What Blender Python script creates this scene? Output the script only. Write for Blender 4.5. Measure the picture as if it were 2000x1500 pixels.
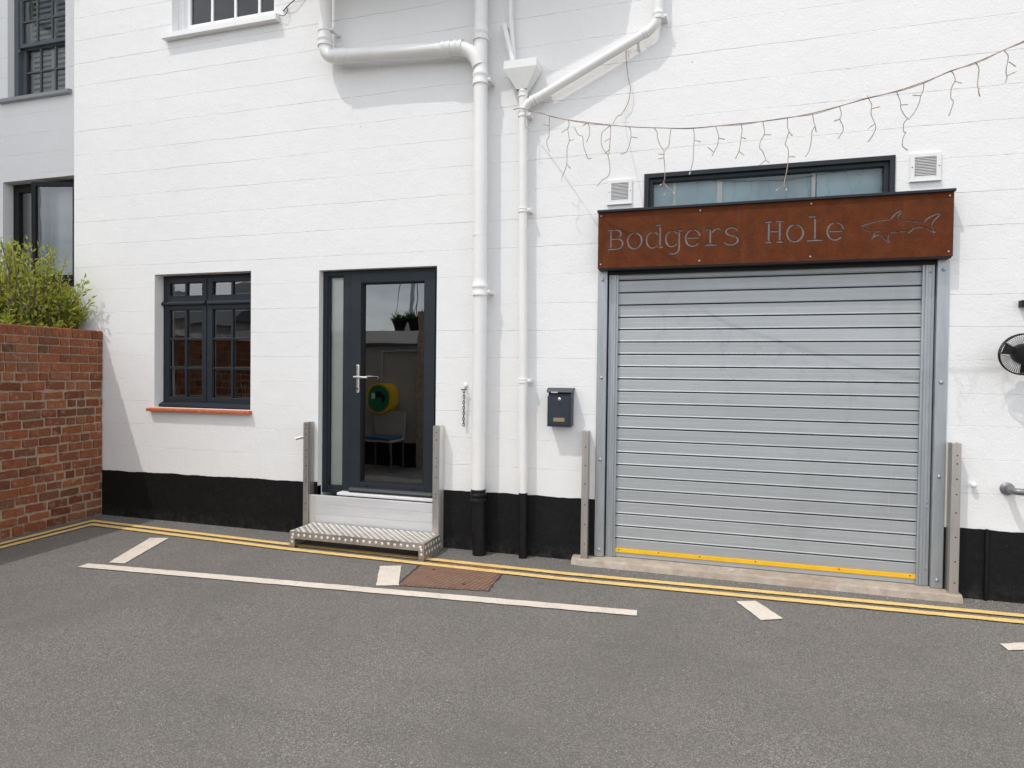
import bpy, bmesh, math, random
from mathutils import Vector, Matrix
random.seed(11)
R = math.radians
scene = bpy.context.scene
for o in list(bpy.data.objects):
    bpy.data.objects.remove(o)
COL = scene.collection

# ------------------------------------------------------------------ camera
cam_d = bpy.data.cameras.new('camera')
cam_d.sensor_width = 36.0
cam_d.lens = 36.0 * 1272.06 / 2000.0
cam_d.clip_start = 0.05
cam_d.clip_end = 500
cam = bpy.data.objects.new('camera', cam_d)
COL.objects.link(cam)
_r = Vector((0.956215, 0.292429, 0.011754)); _u = Vector((-0.016265, 0.013, 0.999783)); _f = Vector((-0.292213, 0.956199, -0.017187))
cam.matrix_world = Matrix(((_r.x, _u.x, -_f.x, 0.0), (_r.y, _u.y, -_f.y, -5.0), (_r.z, _u.z, -_f.z, 1.46), (0, 0, 0, 1)))
scene.camera = cam

# ------------------------------------------------------------------ sky and sun
SUN_TO = Vector((0.75, 1.0, -2.25)).normalized()          # the way the light travels
elev = math.asin(-SUN_TO.z)
az = math.atan2(-SUN_TO.x, -SUN_TO.y)                      # compass angle of the sun from +Y, clockwise
world = bpy.data.worlds.new('World')
scene.world = world
world.use_nodes = True
wn, wl = world.node_tree.nodes, world.node_tree.links
wn.clear()
w_out = wn.new('ShaderNodeOutputWorld'); w_bg = wn.new('ShaderNodeBackground')
w_sky = wn.new('ShaderNodeTexSky'); w_sky.sky_type = 'NISHITA'; w_sky.sun_disc = False
w_sky.sun_elevation = elev; w_sky.sun_rotation = az
w_sky.air_density = 1.0; w_sky.dust_density = 2.0; w_sky.ozone_density = 1.0
w_co = wn.new('ShaderNodeTexCoord')
w_map = wn.new('ShaderNodeMapping'); w_map.inputs['Scale'].default_value = (1.0, 1.0, 2.4)
w_no = wn.new('ShaderNodeTexNoise'); w_no.inputs['Scale'].default_value = 2.2; w_no.inputs['Detail'].default_value = 7; w_no.inputs['Roughness'].default_value = 0.58
w_rp = wn.new('ShaderNodeValToRGB'); w_rp.color_ramp.elements[0].position = 0.30; w_rp.color_ramp.elements[1].position = 0.60
w_cl = wn.new('ShaderNodeRGB'); w_cl.outputs[0].default_value = (14.0, 14.15, 14.4, 1)
w_mx = wn.new('ShaderNodeMixRGB')
wl.new(w_co.outputs['Generated'], w_map.inputs['Vector']); wl.new(w_map.outputs[0], w_no.inputs['Vector'])
wl.new(w_no.outputs['Fac'], w_rp.inputs['Fac']); wl.new(w_rp.outputs['Color'], w_mx.inputs['Fac'])
wl.new(w_sky.outputs['Color'], w_mx.inputs['Color1']); wl.new(w_cl.outputs[0], w_mx.inputs['Color2'])
wl.new(w_mx.outputs[0], w_bg.inputs['Color']); w_bg.inputs['Strength'].default_value = 0.15
wl.new(w_bg.outputs[0], w_out.inputs['Surface'])

sun_d = bpy.data.lights.new('sun', 'SUN')
sun_d.energy = 2.15; sun_d.angle = R(0.55); sun_d.color = (1.0, 0.955, 0.89)
sun = bpy.data.objects.new('sun', sun_d); COL.objects.link(sun)
sun.rotation_euler = SUN_TO.to_track_quat('-Z', 'Y').to_euler()
sun.location = (-6, -8, 14)

vs = scene.view_settings
vs.view_transform = 'Standard'; vs.look = 'None'; vs.gamma = 1.0; vs.use_curve_mapping = False
vs.exposure = -0.15
scene.render.engine = 'CYCLES'

# ------------------------------------------------------------------ materials
def new_mat(name):
    m = bpy.data.materials.new(name); m.use_nodes = True
    n, l = m.node_tree.nodes, m.node_tree.links
    b = n['Principled BSDF']
    g = n.new('ShaderNodeNewGeometry')
    return m, n, l, b, g
def noise(n, l, g, scale, detail=3, rough=0.55, vec=None, stretch=None):
    t = n.new('ShaderNodeTexNoise'); t.inputs['Scale'].default_value = scale; t.inputs['Detail'].default_value = detail; t.inputs['Roughness'].default_value = rough
    src = vec if vec is not None else g.outputs['Position']
    if stretch:
        mp = n.new('ShaderNodeMapping'); mp.inputs['Scale'].default_value = stretch
        l.new(src, mp.inputs['Vector']); src = mp.outputs[0]
    l.new(src, t.inputs['Vector'])
    return t.outputs['Fac']
def ramp(n, l, fac, stops):
    r = n.new('ShaderNodeValToRGB'); e = r.color_ramp.elements
    while len(e) < len(stops): e.new(0.5)
    for k, (p, c) in enumerate(stops):
        e[k].position = p; e[k].color = (c, c, c, 1) if isinstance(c, (int, float)) else (*c, 1)
    l.new(fac, r.inputs['Fac'])
    return r.outputs['Color']
def mix(n, l, fac, a, b, mode='MIX'):
    m = n.new('ShaderNodeMixRGB'); m.blend_type = mode
    for s, v in ((0, fac), (1, a), (2, b)):
        if hasattr(v, 'is_linked') or hasattr(v, 'links'): l.new(v, m.inputs[s])
        elif s == 0: m.inputs[0].default_value = v
        else: m.inputs[s].default_value = (*v, 1) if len(v) == 3 else v
    return m.outputs[0]
def mathn(n, l, op, a, b):
    m = n.new('ShaderNodeMath'); m.operation = op
    for k, v in enumerate((a, b)):
        if isinstance(v, (int, float)): m.inputs[k].default_value = v
        else: l.new(v, m.inputs[k])
    return m.outputs[0]
def bump(n, l, b, h, strength, dist, prev=None):
    t = n.new('ShaderNodeBump'); t.inputs['Strength'].default_value = strength; t.inputs['Distance'].default_value = dist
    l.new(h, t.inputs['Height'])
    if prev is not None: l.new(prev, t.inputs['Normal'])
    l.new(t.outputs[0], b.inputs['Normal'])
    return t.outputs[0]

def plain(name, col, rough=0.5, metal=0.0, var=0.12, vscale=9.0, bscale=None, bstr=0.3, bdist=0.001, spec=0.5, stretch=None):
    m, n, l, b, g = new_mat(name)
    f = noise(n, l, g, vscale, 4, 0.6, stretch=stretch)
    lo = tuple(max(0, c * (1 - var)) for c in col); hi = tuple(min(1, c * (1 + var)) for c in col)
    l.new(ramp(n, l, f, [(0.3, lo), (0.7, hi)]), b.inputs['Base Color'])
    b.inputs['Roughness'].default_value = rough; b.inputs['Metallic'].default_value = metal
    b.inputs['Specular IOR Level'].default_value = spec
    if bscale: bump(n, l, b, noise(n, l, g, bscale, 3, 0.6, stretch=stretch), bstr, bdist)
    return m

def wall_paint(name, col, spotty=True):
    m, n, l, b, g = new_mat(name)
    big = noise(n, l, g, 0.9, 4, 0.6); mid = noise(n, l, g, 7, 4, 0.65)
    c = mix(n, l, ramp(n, l, big, [(0.35, 0.0), (0.7, 1.0)]), tuple(v * 0.965 for v in col), col)
    c = mix(n, l, ramp(n, l, mid, [(0.55, 0.0), (0.85, 0.35)]), c, tuple(v * 0.93 for v in col))
    if spotty:
        v = n.new('ShaderNodeTexVoronoi'); v.inputs['Scale'].default_value = 3.1; l.new(g.outputs['Position'], v.inputs['Vector'])
        c = mix(n, l, ramp(n, l, v.outputs['Distance'], [(0.012, 1.0), (0.022, 0.0)]), c, (0.42, 0.40, 0.37))
    l.new(c, b.inputs['Base Color']); b.inputs['Roughness'].default_value = 0.72; b.inputs['Specular IOR Level'].default_value = 0.25
    fine = noise(n, l, g, 130, 3, 0.7)
    w = n.new('ShaderNodeTexNoise'); w.inputs['Scale'].default_value = 34; w.inputs['Detail'].default_value = 4; w.inputs['Distortion'].default_value = 1.8
    l.new(g.outputs['Position'], w.inputs['Vector'])
    strokes = ramp(n, l, w.outputs['Fac'], [(0.40, 0.0), (0.52, 0.55), (0.60, 0.45), (0.72, 1.0)])
    p = bump(n, l, b, fine, 0.5, 0.0018)
    p = bump(n, l, b, strokes, 0.48, 0.0020, p)
    bump(n, l, b, noise(n, l, g, 6, 4, 0.55), 0.5, 0.009, p)
    return m

M = {}
M['white_wall'] = wall_paint('white_wall_paint', (0.80, 0.80, 0.795))
M['grey_wall'] = wall_paint('neighbour_wall_paint', (0.82, 0.815, 0.81), False)
def black_paint():
    m, n, l, b, g = new_mat('black_plinth_paint')
    f = noise(n, l, g, 22, 4, 0.7)
    c = ramp(n, l, f, [(0.3, (0.006, 0.006, 0.0065)), (0.7, (0.0115, 0.0115, 0.012))])
    v = n.new('ShaderNodeTexVoronoi'); v.inputs['Scale'].default_value = 13; l.new(g.outputs['Position'], v.inputs['Vector'])
    c = mix(n, l, ramp(n, l, v.outputs['Distance'], [(0.02, 0.55), (0.05, 0.0)]), c, (0.16, 0.15, 0.14))
    c = mix(n, l, ramp(n, l, noise(n, l, g, 2.3, 5, 0.7), [(0.58, 0.0), (0.8, 0.5)]), c, (0.02, 0.019, 0.018))
    l.new(c, b.inputs['Base Color']); b.inputs['Roughness'].default_value = 0.55; b.inputs['Specular IOR Level'].default_value = 0.16
    sp = n.new('ShaderNodeSeparateXYZ'); l.new(g.outputs['Position'], sp.inputs[0])
    low = ramp(n, l, sp.outputs[2], [(0.0, 1.0), (0.13, 0.0)])
    dust = mathn(n, l, 'MULTIPLY', low, ramp(n, l, noise(n, l, g, 11, 5, 0.75), [(0.42, 0.0), (0.7, 0.35)]))
    c = mix(n, l, dust, c, (0.10, 0.092, 0.082)); l.new(c, b.inputs['Base Color'])
    w = n.new('ShaderNodeTexNoise'); w.inputs['Scale'].default_value = 40; w.inputs['Detail'].default_value = 4; w.inputs['Distortion'].default_value = 1.4
    l.new(g.outputs['Position'], w.inputs['Vector'])
    bump(n, l, b, w.outputs['Fac'], 0.6, 0.004)
    return m
M['black_paint'] = black_paint()

def asphalt():
    m, n, l, b, g = new_mat('asphalt')
    agg = n.new('ShaderNodeTexVoronoi'); agg.inputs['Scale'].default_value = 265; l.new(g.outputs['Position'], agg.inputs['Vector'])
    sep = n.new('ShaderNodeSeparateColor'); l.new(agg.outputs['Color'], sep.inputs[0])
    c = ramp(n, l, sep.outputs[0], [(0.0, (0.076, 0.071, 0.065)), (0.5, (0.146, 0.137, 0.127)), (0.88, (0.218, 0.206, 0.191)), (1.0, (0.36, 0.345, 0.325))])
    patch = noise(n, l, g, 0.8, 5, 0.62)
    c = mix(n, l, ramp(n, l, patch, [(0.32, 0.55), (0.66, 0.0)]), c, (0.112, 0.106, 0.099))
    warm = noise(n, l, g, 2.7, 5, 0.65)
    c = mix(n, l, ramp(n, l, warm, [(0.50, 0.0), (0.78, 0.42)]), c, (0.180, 0.163, 0.145))
    chip = n.new('ShaderNodeTexVoronoi'); chip.inputs['Scale'].default_value = 19; l.new(g.outputs['Position'], chip.inputs['Vector'])
    s2 = n.new('ShaderNodeSeparateColor'); l.new(chip.outputs['Color'], s2.inputs[0])
    near = ramp(n, l, chip.outputs['Distance'], [(0.05, 1.0), (0.09, 0.0)])
    some = ramp(n, l, s2.outputs[1], [(0.60, 0.0), (0.64, 1.0)])
    c = mix(n, l, mathn(n, l, 'MULTIPLY', near, some), c, (0.36, 0.34, 0.31))
    # faint tyre-polished streaks and old drips
    st = noise(n, l, g, 1.0, 5, 0.6, stretch=(0.35, 2.2, 1))
    c = mix(n, l, ramp(n, l, st, [(0.56, 0.0), (0.72, 0.28)]), c, (0.085, 0.081, 0.076))
    dr = n.new('ShaderNodeTexVoronoi'); dr.inputs['Scale'].default_value = 1.9; l.new(g.outputs['Position'], dr.inputs['Vector'])
    s3 = n.new('ShaderNodeSeparateColor'); l.new(dr.outputs['Color'], s3.inputs[0])
    dm = mathn(n, l, 'MULTIPLY', ramp(n, l, dr.outputs['Distance'], [(0.03, 0.5), (0.09, 0.0)]), ramp(n, l, s3.outputs[0], [(0.62, 0.0), (0.66, 1.0)]))
    c = mix(n, l, dm, c, (0.06, 0.057, 0.054))
    l.new(c, b.inputs['Base Color']); b.inputs['Roughness'].default_value = 0.88; b.inputs['Specular IOR Level'].default_value = 0.22
    p = bump(n, l, b, agg.outputs['Distance'], 0.55, 0.0025)
    bump(n, l, b, noise(n, l, g, 30, 4, 0.7), 0.35, 0.004, p)
    return m
M['asphalt'] = asphalt()

def road_paint(name, col, wear):
    m, n, l, b, g = new_mat(name)
    f = noise(n, l, g, 95, 5, 0.8); f2 = noise(n, l, g, 6, 4, 0.6)
    c = mix(n, l, ramp(n, l, f2, [(0.35, 0.0), (0.75, 1.0)]), col, tuple(v * 0.84 for v in col))
    c = mix(n, l, ramp(n, l, f, [(wear - 0.05, 0.0), (wear + 0.05, 0.85)]), c, (0.13, 0.12, 0.11))
    cr = n.new('ShaderNodeTexVoronoi'); cr.feature = 'DISTANCE_TO_EDGE'; cr.inputs['Scale'].default_value = 3.4; l.new(g.outputs['Position'], cr.inputs['Vector'])
    c = mix(n, l, ramp(n, l, cr.outputs['Distance'], [(0.003, 0.22), (0.010, 0.0)]), c, (0.16, 0.14, 0.11))
    l.new(c, b.inputs['Base Color']); b.inputs['Roughness'].default_value = 0.7; b.inputs['Specular IOR Level'].default_value = 0.3
    bump(n, l, b, f, 0.5, 0.003)
    return m
M['yellow_paint'] = road_paint('yellow_road_paint', (0.76, 0.52, 0.19), 0.60)
M['white_paint'] = road_paint('white_road_paint', (0.66, 0.59, 0.51), 0.625)

def brick_mat():
    m, n, l, b, g = new_mat('brick')
    oi = n.new('ShaderNodeObjectInfo')
    base = ramp(n, l, oi.outputs['Random'], [(0.0, (0.140, 0.045, 0.024)), (0.2, (0.245, 0.080, 0.036)), (0.45, (0.315, 0.100, 0.042)), (0.6, (0.20, 0.068, 0.038)), (0.75, (0.35, 0.122, 0.052)), (0.9, (0.26, 0.115, 0.065)), (1.0, (0.11, 0.055, 0.032))])
    c = mix(n, l, ramp(n, l, noise(n, l, g, 38, 5, 0.7), [(0.35, 0.0), (0.7, 0.6)]), base, (0.16, 0.055, 0.028))
    pale = ramp(n, l, noise(n, l, g, 16, 5, 0.75), [(0.54, 0.0), (0.72, 0.75)])
    c = mix(n, l, pale, c, (0.42, 0.25, 0.18))
    dark = ramp(n, l, noise(n, l, g, 9, 4, 0.7), [(0.60, 0.0), (0.78, 0.6)])
    c = mix(n, l, dark, c, (0.085, 0.045, 0.03))
    l.new(c, b.inputs['Base Color']); b.inputs['Roughness'].default_value = 0.85; b.inputs['Specular IOR Level'].default_value = 0.2
    p = bump(n, l, b, noise(n, l, g, 75, 4, 0.75), 0.9, 0.009)
    bump(n, l, b, noise(n, l, g, 22, 3, 0.6), 0.9, 0.018, p)
    return m
M['brick'] = brick_mat()
M['mortar'] = plain('mortar', (0.345, 0.265, 0.19), 0.95, 0, 0.25, 18, 70, 0.7, 0.005, 0.15)

def corten():
    m, n, l, b, g = new_mat('rusted_steel')
    c = ramp(n, l, noise(n, l, g, 11, 6, 0.72), [(0.25, (0.055, 0.013, 0.005)), (0.5, (0.092, 0.022, 0.006)), (0.75, (0.135, 0.036, 0.009))])
    c = mix(n, l, ramp(n, l, noise(n, l, g, 120, 3, 0.7), [(0.45, 0.0), (0.75, 0.6)]), c, (0.17, 0.053, 0.013))
    st = noise(n, l, g, 9, 4, 0.6, stretch=(3.0, 1.0, 0.25))
    c = mix(n, l, ramp(n, l, st, [(0.62, 0.0), (0.80, 0.35)]), c, (0.17, 0.085, 0.05))
    l.new(c, b.inputs['Base Color']); b.inputs['Roughness'].default_value = 0.8; b.inputs['Specular IOR Level'].default_value = 0.2
    bump(n, l, b, noise(n, l, g, 150, 3, 0.7), 0.35, 0.001)
    return m
M['corten'] = corten()

def metal(name, col, rough, stretch, mt=0.85, var=0.12):
    m, n, l, b, g = new_mat(name)
    f = noise(n, l, g, 4, 5, 0.65, stretch=stretch)
    c = ramp(n, l, f, [(0.3, tuple(v * (1 - var) for v in col)), (0.7, tuple(min(1, v * (1 + var)) for v in col))])
    c = mix(n, l, ramp(n, l, noise(n, l, g, 27, 4, 0.7), [(0.62, 0.0), (0.85, 0.3)]), c, tuple(v * 0.6 for v in col))
    l.new(c, b.inputs['Base Color'])
    l.new(ramp(n, l, noise(n, l, g, 12, 4, 0.6), [(0.3, rough * 0.94), (0.7, min(1, rough * 1.08))]), b.inputs['Roughness'])
    b.inputs['Metallic'].default_value = mt
    bump(n, l, b, noise(n, l, g, 30, 2, 0.5, stretch=stretch), 0.12, 0.001)
    return m
M['galv'] = metal('galvanised_steel', (0.435, 0.455, 0.468), 0.55, (0.3, 1, 9), 0.55, 0.07)
def slat_metal():
    m = metal('galvanised_slat', (0.435, 0.455, 0.468), 0.55, (0.3, 1, 9), 0.55, 0.07)
    n, l = m.node_tree.nodes, m.node_tree.links; b = n['Principled BSDF']
    old = b.inputs['Base Color'].links[0].from_socket
    oi = n.new('ShaderNodeObjectInfo'); g = n.new('ShaderNodeNewGeometry')
    c = mix(n, l, 1.0, old, ramp(n, l, oi.outputs['Random'], [(0.0, (0.90, 0.90, 0.895)), (1.0, (1.0, 1.0, 1.0))]), 'MULTIPLY')
    smear = noise(n, l, g, 1.7, 5, 0.7, stretch=(1.6, 1, 0.5))
    c = mix(n, l, ramp(n, l, smear, [(0.52, 0.0), (0.72, 0.35)]), c, (0.33, 0.335, 0.33))
    scr = noise(n, l, g, 16, 4, 0.7, stretch=(2.5, 1, 0.12))
    c = mix(n, l, ramp(n, l, scr, [(0.66, 0.0), (0.72, 0.25)]), c, (0.62, 0.63, 0.64))
    l.new(c, b.inputs['Base Color'])
    return m
M['slat'] = slat_metal()
M['sign_back'] = metal('dull_sign_backing', (0.31, 0.305, 0.30), 0.5, (1, 1, 1), 0.5)
M['galv_post'] = metal('galvanised_post', (0.39, 0.415, 0.435), 0.48, (6, 1, 0.6), 0.7)
M['stainless'] = metal('brushed_stainless', (0.50, 0.475, 0.45), 0.40, (7, 7, 0.5), 0.85)
M['alu'] = metal('aluminium_board', (0.66, 0.665, 0.675), 0.5, (0.7, 1, 5), 0.45, 0.07)
M['alu_lit'] = metal('lit_face_metal', (0.75, 0.73, 0.70), 0.42, (6, 1, 0.6), 0.6, 0.05)  # paler tone for post faces that look brightly lit
M['chequer'] = metal('worn_chequer_plate', (0.37, 0.33, 0.285), 0.46, (2, 2, 2), 0.55, 0.25)
M['stud'] = metal('polished_stud', (0.84, 0.82, 0.79), 0.35, (2, 2, 2), 0.5, 0.06)
M['chrome'] = metal('satin_chrome', (0.80, 0.79, 0.77), 0.25, (1, 1, 1), 0.9, 0.04)
M['anthracite'] = plain('anthracite_coating', (0.022, 0.027, 0.033), 0.45, 0, 0.1, 6, 200, 0.06, 0.0006, 0.22)
M['black_metal'] = plain('black_metal', (0.010, 0.010, 0.011), 0.45, 0, 0.15, 20, None, spec=0.25)
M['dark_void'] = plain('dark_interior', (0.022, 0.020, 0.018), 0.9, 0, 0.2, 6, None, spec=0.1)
M['room_wall'] = plain('room_plaster', (0.30, 0.28, 0.25), 0.9, 0, 0.1, 2, None, spec=0.1)
M['pvc'] = plain('white_pipe_paint', (0.77, 0.765, 0.75), 0.38, 0, 0.035, 5, 45, 0.10, 0.001)
M['pipe_black'] = plain('black_pipe_paint', (0.009, 0.009, 0.010), 0.45, 0, 0.25, 14, 45, 0.3, 0.002, 0.2)
M['white_plastic'] = plain('white_plastic', (0.74, 0.74, 0.735), 0.4, 0, 0.03, 12, None)
M['white_timber'] = plain('white_gloss_timber', (0.80, 0.80, 0.80), 0.35, 0, 0.03, 8, 30, 0.1, 0.001)
M['terracotta'] = plain('terracotta_tile', (0.43, 0.115, 0.047), 0.7, 0, 0.22, 24, 60, 0.4, 0.002, 0.3)
def concrete():
    m, n, l, b, g = new_mat('pale_concrete')
    c = ramp(n, l, noise(n, l, g, 14, 6, 0.7), [(0.3, (0.30, 0.25, 0.20)), (0.7, (0.46, 0.40, 0.335))])
    c = mix(n, l, ramp(n, l, noise(n, l, g, 2.2, 5, 0.65), [(0.45, 0.0), (0.75, 0.6)]), c, (0.24, 0.175, 0.13))
    c = mix(n, l, ramp(n, l, noise(n, l, g, 9, 3, 0.5, stretch=(1, 1, 0.3)), [(0.70, 0.0), (0.74, 0.8)]), c, (0.62, 0.60, 0.57))
    l.new(c, b.inputs['Base Color']); b.inputs['Roughness'].default_value = 0.9; b.inputs['Specular IOR Level'].default_value = 0.2
    bump(n, l, b, noise(n, l, g, 60, 5, 0.75), 0.5, 0.004)
    return m
M['concrete'] = concrete()
M['safety_yellow'] = plain('safety_yellow', (0.80, 0.46, 0.012), 0.5, 0, 0.08, 14, 60, 0.1, 0.001)
M['sash_grey'] = plain('grey_sash_paint', (0.085, 0.10, 0.115), 0.42, 0, 0.08, 8, 60, 0.1, 0.001)
M['sill_grey'] = plain('grey_sill_paint', (0.30, 0.31, 0.32), 0.55, 0, 0.08, 8, 60, 0.1, 0.001)
M['blind'] = plain('pale_blind', (0.78, 0.765, 0.71), 0.7, 0, 0.05, 3, None)
M['sky_reflection'] = plain('blue_reflection_tone', (0.46, 0.62, 0.68), 0.6, 0, 0.18, 1.6, None)  # flat blue tone standing in for sky mirrored in the strip window
M['wire'] = plain('weathered_cable', (0.33, 0.27, 0.225), 0.7, 0, 0.35, 60, None)
M['bulb'] = plain('clear_bulb_tip', (0.55, 0.50, 0.44), 0.3, 0, 0.2, 60, None)
M['chain'] = plain('rusty_chain', (0.075, 0.055, 0.045), 0.6, 0.4, 0.4, 90, None)
M['brass'] = plain('dull_brass', (0.33, 0.26, 0.15), 0.45, 0.5, 0.1, 60, None)
M['letterbox'] = plain('letterbox_coating', (0.030, 0.039, 0.053), 0.38, 0, 0.1, 8, 140, 0.1, 0.0006, 0.3)
def cover_mat():
    m, n, l, b, g = new_mat('rusty_iron_cover')
    ck = n.new('ShaderNodeTexVoronoi'); ck.distance = 'CHEBYCHEV'; ck.inputs['Scale'].default_value = 31; ck.inputs['Randomness'].default_value = 0.0
    mp = n.new('ShaderNodeMapping'); mp.inputs['Rotation'].default_value = (0, 0, R(9)); l.new(g.outputs['Position'], mp.inputs['Vector']); l.new(mp.outputs[0], ck.inputs['Vector'])
    c = ramp(n, l, noise(n, l, g, 13, 5, 0.7), [(0.3, (0.175, 0.098, 0.066)), (0.7, (0.285, 0.172, 0.118))])
    c = mix(n, l, ramp(n, l, ck.outputs['Distance'], [(0.33, 0.0), (0.45, 0.9)]), c, (0.105, 0.060, 0.042))
    l.new(c, b.inputs['Base Color']); b.inputs['Roughness'].default_value = 0.7; b.inputs['Specular IOR Level'].default_value = 0.3
    bump(n, l, b, ramp(n, l, ck.outputs['Distance'], [(0.30, 1.0), (0.45, 0.0)]), 0.8, 0.004)
    return m
M['cover'] = cover_mat()
def glass(name, tint, ior, rough=0.0):
    m = bpy.data.materials.new(name); m.use_nodes = True
    n, l = m.node_tree.nodes, m.node_tree.links; n.clear()
    o = n.new('ShaderNodeOutputMaterial'); t = n.new('ShaderNodeBsdfTransparent'); t.inputs['Color'].default_value = (*tint, 1)
    gl = n.new('ShaderNodeBsdfGlossy'); gl.inputs['Roughness'].default_value = rough; gl.inputs['Color'].default_value = (0.95, 0.97, 1, 1)
    fr = n.new('ShaderNodeFresnel'); fr.inputs['IOR'].default_value = ior
    g = n.new('ShaderNodeNewGeometry'); no = n.new('ShaderNodeTexNoise'); no.inputs['Scale'].default_value = 2.2; no.inputs['Detail'].default_value = 2
    l.new(g.outputs['Position'], no.inputs['Vector'])
    bp = n.new('ShaderNodeBump'); bp.inputs['Strength'].default_value = 0.06; bp.inputs['Distance'].default_value = 0.02
    l.new(no.outputs['Fac'], bp.inputs['Height']); l.new(bp.outputs[0], gl.inputs['Normal'])
    mx = n.new('ShaderNodeMixShader'); l.new(fr.outputs[0], mx.inputs[0]); l.new(t.outputs[0], mx.inputs[1]); l.new(gl.outputs[0], mx.inputs[2])
    l.new(mx.outputs[0], o.inputs['Surface'])
    return m
M['glass'] = glass('window_glass', (0.80, 0.84, 0.84), 2.2)
M['spacer'] = plain('pale_spacer_bar', (0.62, 0.62, 0.60), 0.5, 0, 0.04, 8, None)
M['glass_clear'] = glass('clear_glass', (0.92, 0.95, 0.95), 1.55)
M['rail_grey'] = metal('dull_tube', (0.22, 0.225, 0.235), 0.45, (1, 1, 1), 0.6)
M['glass_dark'] = glass('tinted_glass', (0.42, 0.45, 0.45), 2.75)
def leaf_mat(name, a, bcol):
    m, n, l, b, g = new_mat(name)
    c = mix(n, l, ramp(n, l, noise(n, l, g, 26, 3, 0.6), [(0.3, 0.0), (0.7, 1.0)]), a, bcol)
    l.new(c, b.inputs['Base Color']); b.inputs['Roughness'].default_value = 0.5; b.inputs['Specular IOR Level'].default_value = 0.35
    tr = n.new('ShaderNodeBsdfTranslucent'); l.new(c, tr.inputs['Color'])
    mx = n.new('ShaderNodeMixShader'); mx.inputs[0].default_value = 0.4
    l.new(b.outputs[0], mx.inputs[1]); l.new(tr.outputs[0], mx.inputs[2]); l.new(mx.outputs[0], n['Material Output'].inputs['Surface'])
    return m
M['leaf'] = leaf_mat('shrub_leaf', (0.22, 0.29, 0.035), (0.52, 0.53, 0.09))
M['leaf_dark'] = leaf_mat('pot_plant_leaf', (0.03, 0.06, 0.02), (0.06, 0.10, 0.03))
M['bark'] = plain('bark', (0.10, 0.075, 0.05), 0.9, 0, 0.3, 40, 60, 0.6, 0.004)
M['soil'] = plain('soil', (0.05, 0.035, 0.025), 0.95, 0, 0.3, 20, 40, 0.6, 0.01)
M['slate'] = plain('slate_roof', (0.07, 0.072, 0.078), 0.7, 0, 0.2, 5, None)
M['aed_yellow'] = plain('yellow_cabinet', (0.72, 0.42, 0.01), 0.35, 0, 0.04, 8, None)
M['aed_green'] = plain('green_cabinet_door', (0.008, 0.16, 0.075), 0.3, 0, 0.04, 8, None)
M['blue_seat'] = plain('blue_fabric', (0.03, 0.07, 0.16), 0.8, 0, 0.1, 30, None)
M['wood'] = plain('pale_wood', (0.35, 0.22, 0.11), 0.6, 0, 0.2, 12, None)

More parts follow.
